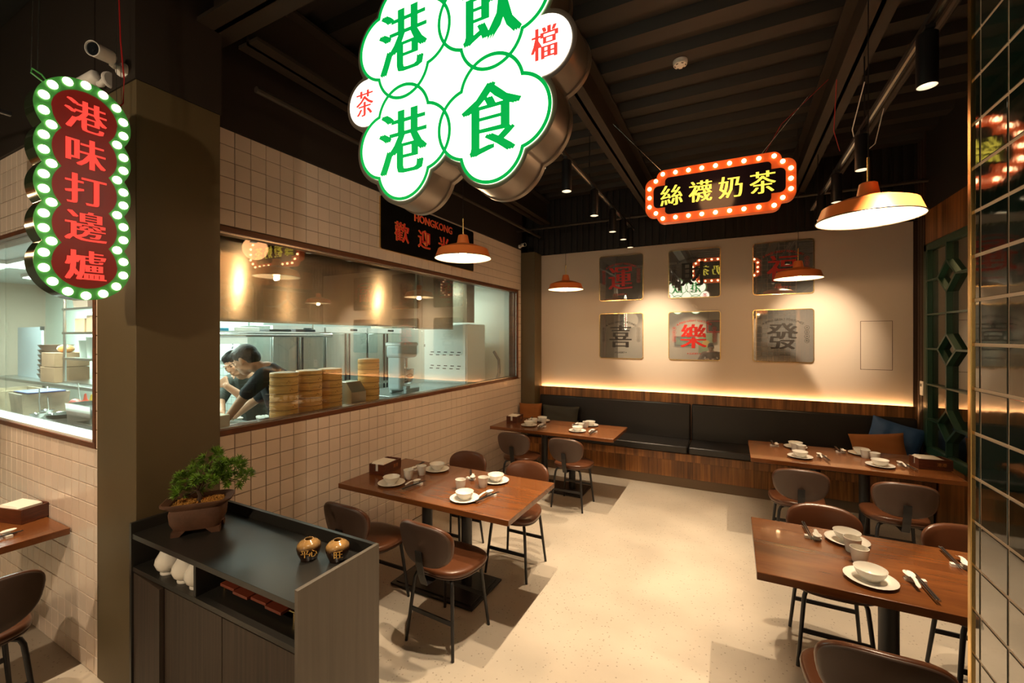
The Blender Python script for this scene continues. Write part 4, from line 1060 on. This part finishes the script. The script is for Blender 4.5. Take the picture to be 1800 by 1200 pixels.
# refrigerators along x = -4.9
M_fr = mat('refrigerator_steel', (.55, .60, .58), .30, 1, noise=((3, 30, 3), .06))
for i, (y0, lab) in enumerate(((3.27, 'first from the tiled corner'), (4.03, 'middle one'), (4.79, 'last one behind the mixer'))):
    t = thing('refrigerator', f'tall stainless steel kitchen refrigerator, {lab}', 'refrigerator', (-4.9, y0, KF))
    part('body', MB().box((-.65, 0, 0), (-.03, .74, 1.69)), M_fr, t, bevel=.004)
    for k in range(2):
        for zz in (.08, .86):
            d = part('door', MB().box((-.03, .01 + k * .365, zz), (0, .365 + k * .365, zz + .74)), M_fr, t, bevel=.006)
            part('handle', MB().box((.0, .33 if k == 0 else .40, zz + .0), (.012, .345 if k == 0 else .415, zz + .74)), M_blackmetal, d)
    part('header', MB().box((-.03, .005, 1.61), (.004, .735, 1.69)), M_whitep, t); part('display', MB().box((.004, .42, 1.635), (.007, .55, 1.665)), M_black, t)
wbd = thing('whiteboard', 'white notice board on the kitchen tiles above the cooks', 'whiteboard', (-6.3, 3.585, 1.85))
part('panel', MB().box((-.42, -.01, -.33), (.42, 0, .30)), mat('whiteboard_white', (.80, .88, .90), .25), wbd); part('tray', MB().box((-.42, -.03, -.35), (.42, 0, -.33)), M_steel, wbd)
sh = thing('hanging_shelf', 'stainless hanging shelf above the cooks with a socket box', 'shelf', (-4.35, 1.9, 1.87))
part('shelf_board', MB().box((-.16, 0, 0), (.16, 1.62, .035)), M_steel, sh); part('front_tube', MB().cyl((.17, 0, .0), (.17, 1.62, .0), .022, 12), M_steel, sh)
part('socket_box', MB().box((.12, .35, -.085), (.20, .62, -.022)), M_whitep, sh); part('cable', MB().tube([(.16, .5, -.08), (.165, .51, -.10), (.16, .50, -.13)], .006, 6), M_blackmetal, sh)
for s in (.1, 1.5): part('hanger', MB().cyl((0, s, .03), (0, s, .77), .01, 8), M_steel, sh)
for i, (dy, c, h) in enumerate(((.25, (.05, .3, .45), .03), (.55, (.7, .7, .65), .04), (.9, (.03, .03, .03), .025), (1.2, (.04, .04, .05), .03))):
    o = part('tray', MB().box((-4.46, 1.9 + dy, 1.906), (-4.24, 2.15 + dy, 1.906 + h)), mat(f'tray_{i}', c, .4), bevel=.006); tag(o, ['blue tray', 'pale tray', 'flat black tray', 'dark tray at the right end'][i] + ' lying on the hanging kitchen shelf', 'tray')
# counters
def counter(label, a, b, top, m=M_steel):
    t = thing('kitchen_counter', label, 'counter', (0, 0, 0))
    part('countertop', MB().box((a[0], a[1], top - .04), (b[0], b[1], top)), m, t, bevel=.006)
    part('under_shelf', MB().box((a[0] + .04, a[1] + .04, KF + .25), (b[0] - .04, b[1] - .04, KF + .28)), m, t)
    for x in (a[0] + .04, b[0] - .04):
        for y in (a[1] + .04, b[1] - .04): part('leg', MB().cyl((x, y, KF), (x, y, top - .04), .022, 10), m, t)
    return t
M_steelr = mat('matt_steel_top', (.50, .52, .50), .38, 1)
counter('stainless counter under the left kitchen window', (-6.6, 1.19), (-4.30, 1.75), 1.16, M_steelr)
counter('stainless work counter where the cooks lean, left end', (-4.25, 1.50), (-3.52, 2.28), 1.12, M_steelr)
counter('stainless counter with the mixer', (-4.15, 3.75), (-3.25, 5.15), 1.17, M_steelr)
counter('stainless counter along the far kitchen wall behind the left window', (-9.3, 2.05), (-5.2, 2.60), 1.30, M_steelr)
rg = thing('cooking_range', 'dark cooking range below the right part of the kitchen window', 'range', (-3.45, 3.05, KF))
part('body', MB().box((-.30, -.30, 0), (.12, .62, .82)), M_steelr, rg, bevel=.004); part('hob', MB().box((-.30, -.35, .82), (.12, .62, .85)), M_black, rg)
part('front_rail', MB().cyl((.15, -.35, .80), (.15, .62, .80), .016, 10), mat('copper_tube', (.7, .35, .2), .25, 1), rg)
# mixer
mxr = thing('stand_mixer', 'large grey planetary stand mixer with steel bowl on the kitchen counter', 'mixer', (-3.62, 4.12, 1.171), R(8))
M_mix = mat('mixer_grey_enamel', (.42, .50, .50), .35)
part('base', MB().box((-.10, -.15, 0), (-.06, .15, .05)).box((.10, -.15, 0), (.14, .15, .05)).box((-.1, -.15, .05), (.14, -.06, .09)), M_mix, mxr, bevel=.01)
part('column', MB().box((-.09, -.20, .04), (.09, -.09, .45)), M_mix, mxr, bevel=.03, seg=3)
part('head', MB().box((-.11, -.22, .42), (.11, .17, .60)), M_mix, mxr, bevel=.045, seg=4)
part('motor_cap', MB().box((-.115, -.225, .56), (.115, .175, .615)), mat('mixer_light_grey', (.6, .66, .64), .35), mxr, bevel=.03, seg=3)
part('bowl', MB().lathe([(.001, 0), (.06, .0), (.085, .03), (.10, .10), (.105, .17), (.109, .172), (.109, .178), (.098, .178), (.095, .10), (.001, .01)], 28, M=Matrix.Translation((0, .06, .10)), close=False), M_chrome, mxr, smooth=60)
part('whisk_shaft', MB().cyl((0, .06, .30), (0, .06, .42), .025, 12).cyl((0, .06, .15), (0, .06, .31), .010, 8), M_chrome, mxr)
part('bowl_guard', MB().tube([(-.12, .10, .28), (-.14, .0, .34), (-.10, -.1, .30)], .008, 8), M_chrome, mxr)
# white ventilated cabinet
vc = thing('vented_cabinet', 'tall white kitchen cabinet door with rows of dark vent slots', 'cabinet', (-4.16, 5.20, KF))
part('body', MB().box((0, 0, 0), (.78, .5, 1.74)), M_kwhite, vc, bevel=.01)
part('door', MB().box((.02, -.02, .02), (.76, 0, .86)), M_kwhite, vc, bevel=.004); part('door', MB().box((.02, -.02, .88), (.76, 0, 1.72)), M_kwhite, vc, bevel=.004)
for z in (.70, .66, 1.32, 1.28, 1.12, 1.08):
    for k in range(5): part('vent_slot', MB().box((.12 + k * .12 + (.02 if z in (.70, 1.32, 1.12) else 0), -.023, z), (.18 + k * .12 + (.02 if z in (.70, 1.32, 1.12) else 0), -.0205, z + .012)), M_black, vc, smooth=None)
for z in (.2, .8, 1.4): part('hinge', MB().cyl((.03, -.025, z), (.03, -.025, z + .04), .010, 8), M_steel, vc)
o = part('gas_hose', MB().tube([(-3.28, 5.80, 1.62), (-3.14, 5.7, 1.50), (-3.08, 5.6, 1.32), (-3.10, 5.5, 1.12), (-3.2, 5.4, 1.02)], .022, 10), mat('dark_rubber', (.12, .10, .08), .6)); tag(o, 'thick curved dark hose at the right end of the kitchen', 'hose')
pnl = part('wall_panel', MB().box((-3.22, 5.86, .9), (-2.99, 5.895, 1.95)), mat('cream_board', (.78, .70, .56), .6)); pnl['kind'] = 'structure'; pnl.name = 'trim_9'
# bamboo steamers on the sill
M_bam = mat('bamboo', (.74, .38, .10), .45, noise=((6, 6, 60), .15)); M_bam2 = mat('bamboo_dark', (.34, .16, .04), .6)
st_me = MB().lathe([(.001, .012), (.094, .012), (.094, 0), (.0985, 0), (.0995, .003), (.0985, .020), (.1002, .022), (.1002, .038), (.0985, .040), (.0985, .057), (.094, .058), (.094, .048), (.001, .048)], 40, close=False).mesh('body', M_bam, 40)
band_me = MB().lathe([(.0992, .056), (.1012, .057), (.1012, .061), (.0992, .062)], 40, close=False).mesh('band', M_bam2, 40)
knot_me = MB().box((-.002, -.1015, .026), (.002, -.0985, .036)).box((.008, -.1012, .022), (.011, -.098, .032)).box((-.012, -.1012, .014), (-.009, -.098, .024)).mesh('knot', M_bam2, None)
ordw = ['bottom', 'second', 'third', 'fourth', 'fifth', 'sixth', 'seventh']
def steamer(x, y, z, rz, lab):
    t = thing('steamer_basket', lab, 'steamer', (x, y, z), rz)
    link('body', st_me, t); link('band', band_me, t); link('knot', knot_me, t); return t
for (x, y, n, wh) in ((-3.10, 2.165, 5, 'left stack beside the cook'), (-3.11, 2.395, 5, 'second stack from the left'), (-3.12, 2.61, 5, 'third stack from the left'), (-3.13, 3.07, 6, 'tallest stack at the right')):
    for k in range(n):
        t = steamer(x + random.uniform(-.002, .002), y, 1.2325 + k * .0625, random.uniform(1.2, 2.2), f'bamboo steamer basket, {ordw[k]} from the bottom, {wh}')
    part('lid', MB().lathe([(.099, 0), (.1005, .002), (.1005, .024), (.096, .030), (.05, .036), (.001, .038)], 40, close=False), M_bam, t, loc=(0, 0, .0626))
M_gsteel = mat('gold_lit_steel', (.70, .60, .45), .30, 1)  # stainless steel with gold light put into its colour
o = thing('steel_bin', 'slanted steel flour bin between the bamboo stacks on the window shelf', 'bin', (-3.12, 2.845, 1.232))
part('body', MB().add([(-.10, -.085, 0), (.10, -.085, 0), (.10, .085, 0), (-.10, .085, 0), (-.10, -.085, .21), (.03, -.085, .21), (.03, .085, .21), (-.10, .085, .21), (.10, -.085, .12), (.10, .085, .12)],
     [(0, 3, 2, 1), (4, 5, 6, 7), (0, 1, 8, 5, 4), (2, 3, 7, 6, 9), (1, 2, 9, 8), (8, 9, 6, 5), (3, 0, 4, 7)]), M_gsteel, o, smooth=None, bevel=.003)
o = thing('stepped_steel_box', 'stepped steel box, coloured as gold-lit, at the left end of the window shelf', 'box', (-3.08, 1.60, 1.232))
part('lower_box', MB().box((-.09, -.14, 0), (.09, .10, .10)), M_gsteel, o, bevel=.004); part('upper_box', MB().box((-.09, -.14, .10), (.05, .03, .19)), M_gsteel, o, bevel=.004)
# food on the cooks' counter
for i, (x, y, rx, ry, c) in enumerate(((-3.92, 2.25, .09, .05, (.75, .70, .60)), (-3.70, 2.38, .07, .06, (.80, .78, .70)), (-3.98, 2.02, .08, .06, (.70, .72, .68)))):
    mb = MB()
    for k in range(14): mb.ell((random.uniform(-rx, rx), random.uniform(-ry, ry), .012 + random.random() * .01), (random.uniform(.015, .035), random.uniform(.012, .025), random.uniform(.008, .016)), 8, 5)
    o = part('dough', mb, mat(f'dough_{i}', c, .7), loc=(x, y, 1.121)); tag(o, ['crumpled pile of white dough before the cooks', 'small heap of dumpling wrappers on the cooks counter', 'floury white cloth at the left of the cooks counter'][i], 'dough', kind='stuff')

# ---- things seen through the left kitchen window
wb2 = thing('whiteboard', 'grey-white board standing on the far counter behind the left window', 'whiteboard', (-8.45, 2.20, 1.302), R(0))
part('panel', MB().box((-.45, 0, 0), (.40, .02, .68)), mat('grey_board', (.50, .60, .66), .4), wb2); part('corner_clip', MB().box((.36, -.004, .64), (.41, .024, .685)), M_black, wb2); part('corner_clip', MB().box((.36, -.004, .0), (.41, .024, .03)), M_black, wb2)
rk = thing('shelf_rack', 'steel storage rack on the far counter behind the left window', 'rack', (-6.45, 2.30, 1.302))
for z in (.0, .28, .58, .86, 1.1): part('shelf_board', MB().box((-.62, -.20, z), (.80, .20, z + .025)), M_steel, rk)
for x in (-.60, .78):
    for y in (-.18, .18): part('post', MB().cyl((x, y, 0), (x, y, 1.14), .016, 8), M_steel, rk)
def item(name, label, cat, mb, m, loc, rot=None, **k):
    o = part(name, mb, m, loc=loc, rot=rot, **k); tag(o, label, cat); return o
def open_box(w, d, h, t=.004, taper=.9):
    mb = MB(); a, b = w / 2, d / 2
    vs = [(-a * taper, -b * taper, 0), (a * taper, -b * taper, 0), (a * taper, b * taper, 0), (-a * taper, b * taper, 0), (-a, -b, h), (a, -b, h), (a, b, h), (-a, b, h),
          (-a + .01, -b + .01, h), (a - .01, -b + .01, h), (a - .01, b - .01, h), (-a + .01, b - .01, h), (-a * taper + .01, -b * taper + .01, .01), (a * taper - .01, -b * taper + .01, .01), (a * taper - .01, b * taper - .01, .01), (-a * taper + .01, b * taper - .01, .01)]
    fs = [(0, 3, 2, 1), (12, 13, 14, 15)]
    for i in range(4):
        k = (i + 1) % 4; fs += [(i, k, k + 4, i + 4), (i + 4, k + 4, k + 8, i + 8), (i + 8, k + 8, k + 12, i + 12)]
    return mb.add(vs, fs)
M_carton = mat('brown_carton', (.36, .21, .12), .8, noise=(5, .2)); M_redpack = mat('red_packet', (.55, .04, .03), .4); M_clear = mat('cloudy_plastic', (.55, .60, .55), .3)
item('storage_tub', 'dark brown tub on the top shelf of the far rack', 'tub', open_box(.42, .28, .15), mat('brown_plastic', (.16, .10, .07), .5), (-6.78, 2.3, 1.302 + .885))
item('red_packet', 'red packet lying beside the dark tub on the rack', 'packet', MB().ell((0, 0, .05), (.17, .10, .055), 14, 8), M_redpack, (-6.35, 2.3, 1.302 + .886))
item('plastic_bin', 'grey see-through bin at the right of the rack', 'bin', open_box(.30, .28, .26), mat('grey_plastic', (.42, .50, .50), .4), (-5.95, 2.3, 1.302 + .605))
for i, (x, h, w) in enumerate(((-6.80, .16, .26), (-6.50, .19, .24))):
    item('carton', ['low brown carton on the middle rack shelf', 'brown carton beside the grey bin on the rack'][i], 'box', MB().box((-w / 2, -.13, 0), (w / 2, .13, h)), M_carton, (x, 2.3, 1.302 + .6055), bevel=.003)
for i, (x, w, h) in enumerate(((-6.98, .16, .20), (-6.75, .18, .24), (-6.52, .18, .22), (-6.28, .16, .20), (-6.05, .16, .2))):
    item('jar_tub', f'cloudy food tub on the rack, {["first", "second", "third", "fourth", "fifth"][i]} from the left', 'tub', MB().lathe([(.001, 0), (w * .42, 0), (w * .48, h * .9), (w * .50, h), (.001, h)], 20, close=False), M_clear, (x, 2.3, 1.302 + .306))
for i, (x, z, w, h) in enumerate(((-7.62, 0, .42, .18), (-7.60, .185, .38, .17))):
    item('carton', ['large brown carton stacked beside the baskets, lower one', 'large brown carton stacked beside the baskets, upper one'][i], 'box', MB().box((-w / 2, -.16, 0), (w / 2, .16, h)), M_carton, (x + .25, 2.22, 1.303 + z), bevel=.004)
item('food_packet', 'colourful red and yellow food packet on the stacked cartons', 'packet', MB().ell((0, 0, .045), (.12, .07, .05), 12, 8), mat('packet_mix', (.55, .22, .05), .4, noise=(9, .9)), (-7.27, 2.2, 1.303 + .356))
item('food_packet', 'white food packet on the stacked cartons', 'packet', MB().ell((0, 0, .045), (.12, .07, .05), 12, 8), M_paper, (-7.44, 2.24, 1.303 + .356))
bk = MB(); N_b = 7
for i in range(N_b):
    a = i * .13
    o = item('wicker_basket', f'brown wrapped basket in the leaning stack on the far counter, {ordw[i]} from the bottom', 'basket', MB().lathe([(.001, 0), (.13, 0), (.165, .07), (.17, .075), (.15, .075), (.001, .02)], 20, close=False), mat('brown_basket', (.20, .13, .09), .35),
             (-7.83 - .05 + .03 * math.sin(a * 2), 2.28, 1.303 + i * .062))
item('dish_soap', 'pink and green bottle on the counter before the rack', 'bottle', MB().lathe([(.001, 0), (.035, 0), (.035, .12), (.015, .15), (.012, .18), (.001, .18)], 16, close=False), mat('pink_bottle', (.6, .25, .25), .3), (-5.75, 2.12, 1.302))
for i, (x, y) in enumerate(((-5.85, 2.09), (-5.45, 2.10))):
    o = item('sink_tap', ['chrome tap standing on the far counter, left one', 'chrome tap standing on the far counter, right one'][i], 'tap', MB().tube([(0, 0, 0), (0, 0, .30), (0, -.01, .34), (-.06, -.03, .35), (-.22, -.06, .30)], .012, 10), M_chrome, (x, y, 1.302), smooth=60)
for i, (x, y, r_, z) in enumerate(((-4.45, 1.34, .128, 0), (-4.44, 1.34, .114, .022), (-4.46, 1.34, .100, .044))):
    item('steel_bowl', ['large shiny steel bowl by the left window, outermost of the nest', 'shiny steel bowl nested in the large one', 'topmost shiny steel bowl of the nest'][i], 'bowl', MB().lathe([(.001, 0), (r_ * .45, .0), (r_ * .8, r_ * .3), (r_, r_ * .72), (r_ * 1.04, r_ * .74), (r_ * .98, r_ * .70), (r_ * .77, r_ * .3), (.001, .01)], 36, close=False), M_chrome, (x, y, 1.162 + z), smooth=60)
for i, (x, y) in enumerate(((-5.28, 1.68), (-5.16, 1.44), (-4.98, 1.34))):
    item('ladle', f'steel ladle leaning near the bowls, {["nearest the wall", "middle", "front"][i]}', 'ladle', MB().lathe([(.001, 0), (.03, .01), (.05, .04), (.046, .04), (.001, .008)], 16, M=Matrix.Translation((0, 0, .03)), close=False).tube([(.05, 0, .07), (-.12, .04, .16), (-.26, .08, .24)], .005, 6), M_chrome, (x, y, 1.165))
item('steel_pan', 'deep steel food pan at the right of the left window', 'pan', open_box(.40, .26, .20), M_chrome, (-4.02, 1.40, 1.18))
item('steel_pan', 'shallow steel food pan in front of the deep one', 'pan', open_box(.48, .20, .08), M_chrome, (-3.62, 1.30, 1.21))
counter('low steel sink counter at the right corner of the left window', (-4.28, 1.19), (-3.45, 1.48), 1.175, M_steelr)
tb = thing('sauce_crate', 'white crate with coloured sauce bottles near the steel pan', 'crate', (-4.84, 1.62, 1.1605), 0)
part('crate', open_box(.42, .16, .10), M_whitep, tb)
item('snack_bag', 'red and white snack bag beside the coloured bottles', 'bag', MB().ell((0, 0, .07), (.10, .05, .08), 12, 8), mat('red_white_bag', (.6, .08, .06), .4, noise=(14, .9)), (-5.10, 1.60, 1.161))
for i, (dx, c) in enumerate(((-.12, (.65, .06, .02)), (0, (.75, .55, .02)), (.12, (.45, .02, .10)))):
    item('sauce_bottle', ['red squeeze bottle in the white crate', 'yellow squeeze bottle in the white crate', 'magenta squeeze bottle in the white crate'][i], 'bottle', MB().lathe([(.001, 0), (.04, 0), (.04, .11), (.014, .14), (.006, .19), (.001, .192)], 16, close=False), mat(f'sauce_{i}', c, .35), (-4.84 + dx, 1.62, 1.172))
for i, (x, y, w) in enumerate(((-5.98, 1.45, .42), (-5.45, 1.48, .30))):
    item('plastic_crate', ['large cloudy crate with wrapped food at the left window', 'smaller cloudy crate beside the ladles'][i], 'crate', open_box(w, .30, .20), mat('cloudy_crate', (.50, .42, .30), .35, noise=(9, .5)), (x, y, 1.165))
item('blue_tray', 'thin blue tray lying on the smaller cloudy crate', 'tray', MB().box((-.16, -.12, 0), (.16, .12, .012)), mat('blue_plastic', (.03, .06, .25), .4), (-5.45, 1.48, 1.3655), bevel=.004)
# ---------------------------------------------------------------- people
M_skin = mat('skin', (.56, .30, .18), .5); M_hair = mat('black_hair', (.014, .011, .009), .6, bump=.5, bscale=90)
M_shirt1 = mat('black_shirt', (.012, .014, .018), .8); M_shirt2 = mat('grey_green_shirt', (.050, .060, .050), .8); M_trou = mat('dark_trousers', (.02, .02, .022), .8); M_shirt3 = mat('brown_sweater', (.12, .045, .018), .85)
def remesh(o, vox, smooth=4):
    m = o.modifiers.new('r', 'REMESH'); m.mode = 'VOXEL'; m.voxel_size = vox; m.use_smooth_shade = True
    s = o.modifiers.new('s', 'SMOOTH'); s.factor = .5; s.iterations = smooth
def V(*a): return Vector(a)
def hand(mb, wrist, direc, up, curl=.5, s=1.0):
    """palm, four unequal bent fingers and a thumb leaving the side of the palm"""
    d = V(*direc).normalized(); u_ = V(*up); sd = d.cross(u_).normalized(); nn = sd.cross(d).normalized(); w = V(*wrist)
    for k in range(5):
        off = (k - 2) * .016 * s
        mb.limb([(*(w + sd * off * .6 + d * .01 * s), .013 * s), (*(w + sd * off + d * .075 * s), .0125 * s)])
    for k, L in enumerate((.060, .072, .068, .052)):
        b0 = w + sd * ((k - 1.5) * .019 * s) + d * .078 * s; L *= s
        c1 = (d * math.cos(curl * .7) - nn * math.sin(curl * .7)).normalized(); c2 = (d * math.cos(curl * 1.7) - nn * math.sin(curl * 1.7)).normalized()
        p1 = b0 + c1 * L * .5; p2 = p1 + c2 * L * .5
        mb.limb([(*b0, .0088 * s), (*p1, .0080 * s), (*p2, .0070 * s)])
    t0 = w + sd * -.030 * s + d * .020 * s; t1 = t0 + (d * .6 - sd * .7 - nn * .2).normalized() * .034 * s; t2 = t1 + (d * .9 - sd * .2 - nn * .4).normalized() * .030 * s
    mb.limb([(*t0, .013 * s), (*t1, .0100 * s), (*t2, .0085 * s)])
def head(mb, c, look, upv, s=1.0):
    """skull, jaw, nose, lips, brow and ears; returns the local frame"""
    f = V(*look).normalized(); up_ = V(*upv); r_ = f.cross(up_).normalized(); up_ = r_.cross(f).normalized(); c = V(*c)
    F = Matrix((r_, f, up_)).transposed()
    def E(off, rad, n=16, m=10):
        mb.ell(tuple(c + F @ (V(*off) * s)), tuple(x * s for x in rad), n, m, M=F.to_4x4())
    E((0, -.012, .020), (.076, .094, .092)); E((0, .020, -.030), (.062, .072, .078)); E((0, .040, -.085), (.040, .040, .030)); E((0, .0, -.06), (.055, .06, .05))
    E((0, .086, .014), (.040, .014, .010)); E((0, .094, -.022), (.0115, .020, .024)); E((0, .104, -.036), (.014, .012, .009)); E((0, .084, -.064), (.022, .012, .007)); E((0, .080, -.074), (.019, .012, .007))
    E((.034, .070, -.020), (.020, .016, .022)); E((-.034, .070, -.020), (.020, .016, .022))
    for sx in (-1, 1): E((sx * .078, -.008, -.012), (.010, .020, .032)); E((sx * .075, .0, -.030), (.008, .012, .014))
    return c, F, s
def face_parts(c, F, s, parent, hairlen=.0, glasses=False):
    for sx in (-1, 1):
        part('eye', MB().ell(tuple(c + F @ (V(sx * .030, .083, -.002) * s)), (.0115 * s, .006 * s, .0048 * s), 12, 8, M=F.to_4x4()), mat('dark_eye', (.02, .012, .01), .15), parent)
        part('eyebrow', MB().ell(tuple(c + F @ (V(sx * .031, .088, .018) * s)), (.017 * s, .005 * s, .0034 * s), 10, 6, M=F.to_4x4()), M_hair, parent)
    h = MB()
    def E(off, rad): h.ell(tuple(c + F @ (V(*off) * s)), tuple(x * s for x in rad), 18, 12, M=F.to_4x4())
    E((0, -.018, .038), (.083, .096, .086)); E((0, .030, .072), (.062, .052, .042)); E((0, -.055, -.005), (.072, .062, .068)); E((.066, -.018, .018), (.018, .045, .040)); E((-.066, -.018, .018), (.018, .045, .040))
    o = part('hair', h, M_hair, parent); remesh(o, .007, 3)
def person(label, hd, look, up_, neck, chest, pelvis, sh_n, el_n, ha_n, hn_dir, sh_f, el_f, ha_f, hf_dir, shirt, curl=(.5, .5), sleeve=1.0, legs=None, hup=((0, 0, 1), (0, 0, 1))):
    t = thing('person', label, 'person', (0, 0, 0))
    b = MB(); c, F, s = head(b, hd, look, up_)
    hv = V(*hd)
    b.limb([(*(hv + F @ V(0, -.03, -.07)), .055), (*neck, .058)])
    b.limb([(*neck, .075), (*chest, .125), (*pelvis, .135)])
    for sh_, el, ha, hdn, cu, hu in ((sh_n, el_n, ha_n, hn_dir, curl[0], hup[0]), (sh_f, el_f, ha_f, hf_dir, curl[1], hup[1])):
        b.limb([(*neck, .055), (*sh_, .060)]); b.limb([(*sh_, .056), (*el, .042), (*ha, .027)]); hand(b, ha, hdn, hu, cu)
    if legs:
        for kn, ft in legs: b.limb([(*pelvis, .10), (*kn, .065), (*ft, .045)]); b.limb([(*ft, .045), (ft[0], ft[1] - .12, ft[2] - .02, .035)])
    o = part('body', b, M_skin, t, smooth=None); remesh(o, .0065, 2)
    face_parts(c, F, s, t)
    sh = MB(); nk, ch, pv = V(*neck), V(*chest), V(*pelvis)
    sh.limb([(*(nk * .8 + ch * .2), .098), (*ch, .152), (*(ch * .4 + pv * .6), .148), (*pv, .155)])
    for sh_, el, ha in ((sh_n, el_n, ha_n), (sh_f, el_f, ha_f)):
        e, h_ = V(*el), V(*ha); end = e.lerp(h_, sleeve - 1.0) if sleeve > 1 else V(*sh_).lerp(e, sleeve)
        sh.limb([(*(nk * .75 + ch * .25), .085), (*sh_, .078), (*(V(*sh_).lerp(e, .6)), .064), (*(e if sleeve > 1 else end), .058)])
        if sleeve > 1: sh.limb([(*e, .058), (*end, .048)])
    o = part('shirt', sh, shirt, t, smooth=None); remesh(o, .011, 5)
    if legs:
        tr_ = MB()
        for kn, ft in legs: tr_.limb([(*pelvis, .135), (*kn, .088), (ft[0], ft[1], ft[2] + .04, .065)])
        o = part('trousers', tr_, M_trou, t, smooth=None); remesh(o, .012, 4)
        for kn, ft in legs: part('shoe', MB().ell((ft[0], ft[1] - .05, ft[2] + .0), (.05, .13, .05), 16, 8), M_black, t)
    return t
person('cook in a black shirt with rolled sleeves, leaning over the counter and looking down left',
       (-3.515, 2.12, 1.665), (-.80, -.42, -.52), (-.25, -.1, 1), (-3.43, 2.24, 1.575), (-3.40, 2.34, 1.42), (-3.42, 2.44, 1.14),
       (-3.34, 2.16, 1.53), (-3.395, 2.060, 1.410), (-3.53, 1.965, 1.185), (-.8, -.3, -.25), (-3.52, 2.40, 1.50), (-3.66, 2.33, 1.33), (-3.80, 2.20, 1.17), (-.8, -.35, -.2), M_shirt1, (.3, .4), 1.04,
       legs=[((-3.32, 2.40, .80), (-3.28, 2.44, .36)), ((-3.50, 2.56, .80), (-3.48, 2.60, .36))])
person('cook in a grey-green shirt behind, holding a hand to his mouth',
       (-4.19, 2.42, 1.60), (.35, -.85, -.38), (-.25, -.1, 1), (-4.30, 2.58, 1.47), (-4.38, 2.70, 1.30), (-4.44, 2.80, 1.05),
       (-4.16, 2.66, 1.42), (-3.93, 2.38, 1.28), (-3.965, 2.22, 1.42), (-.55, -.02, .55), (-4.50, 2.56, 1.40), (-4.38, 2.40, 1.24), (-4.20, 2.32, 1.16), (.3, -.9, -.1), M_shirt2, (1.2, .6), 1.0,
       legs=[((-4.34, 2.76, .78), (-4.34, 2.84, .36)), ((-4.58, 2.80, .78), (-4.58, 2.88, .36))], hup=((.5, -.8, .2), (0, 0, 1)))

person('photographer in a brown sweater bent over a camera, behind the viewpoint',
       (-.52, -1.02, 1.56), (.1, .95, -.35), (0, .1, 1), (-.52, -1.13, 1.42), (-.52, -1.20, 1.24), (-.52, -1.30, .98),
       (-.33, -1.14, 1.36), (-.20, -1.02, 1.14), (-.40, -.86, 1.22), (-.5, .6, .2), (-.71, -1.14, 1.36), (-.84, -1.02, 1.14), (-.64, -.86, 1.22), (.5, .6, .2), M_shirt3, (.9, .9), 1.8,
       legs=[((-.42, -1.22, .50), (-.42, -1.28, .06)), ((-.62, -1.22, .50), (-.62, -1.28, .06))])
t = thing('picture_frame', 'dark framed green picture on the wall behind the viewpoint', 'picture', (-1.46, -3.88, 1.70))
part('frame', MB().box((-.34, -.01, -.17), (.34, .02, .17)), M_black, t); part('print', MB().box((-.30, .02, -.13), (.30, .024, .13)), mat('green_print', (.10, .22, .14), .5, noise=(6, .8)), t)
t = thing('poster', 'green poster with a yellow disc on the wall behind the viewpoint', 'poster', (-.78, -3.88, 1.62))
part('sheet', MB().box((-.24, -.01, -.34), (.24, .0, .34)), mat('green_poster', (.28, .38, .20), .6), t); part('disc', MB().lathe([(.001, 0), (.12, 0), (.12, .004), (.001, .005)], 24, M=Matrix.Rotation(R(-90), 4, 'X')), mat('yellow_print', (.75, .50, .10), .5), t)
t = thing('hanging_board', 'black board with red lettering strokes on the wall behind the viewpoint', 'sign', (-.50, -3.6, 2.20))
part('board', MB().box((-.26, -.01, -.22), (.26, .02, .22)), M_black, t); part('red_border', MB().ribbon([(.23, .19), (-.23, .19), (-.23, -.19), (.23, -.19)], [(.20, .16), (-.20, .16), (-.20, -.16), (.20, -.16)], .004, Matrix.Translation((0, .021, 0))), M_red, t)
for x in (-.2, .2): part('hanger', MB().cyl((x, 0, .22), (x, 0, 1.8), .004, 6), M_black, t)

# ---------------------------------------------------------------- groups of repeats
GR = dict(dining_chair='brown leather dining chairs', dining_table='walnut dining tables', plate='plates laid on the tables', bowl='small bowls on the plates', cup='tea cups on the tables',
          spoon_rest='cutlery rests', soup_spoon='soup spoons', chopstick='chopsticks', napkin_box='napkin boxes', pendant_lamp='orange pendant lamps', track_spotlight='cylinder track spotlights', lighting_track='lighting tracks',
          mirror_panel='mirror panels on the back wall', gourd_vase='white vases in the sideboard', jar='glazed jars on the sideboard', steamer_basket='bamboo steamers on the window shelf', security_camera='security cameras',
          refrigerator='kitchen refrigerators', ceiling_light='kitchen ceiling lights', exhaust_hood='exhaust hoods', tray='trays on the hanging shelf', steel_bowl='nested steel bowls', jar_tub='food tubs on the rack', wicker_basket='leaning basket stack',
          ladle='steel ladles', sauce_bottle='squeeze bottles in the crate', steel_pan='steel food pans', carton='brown cartons', cushion='bench cushions', ceiling_pipe='ceiling conduits')
for o in col.objects:
    if o.parent is None and o.get('category') and 'group' not in o.keys():
        k = o.name.split('.')[0]
        if k in GR: o['group'] = GR[k]
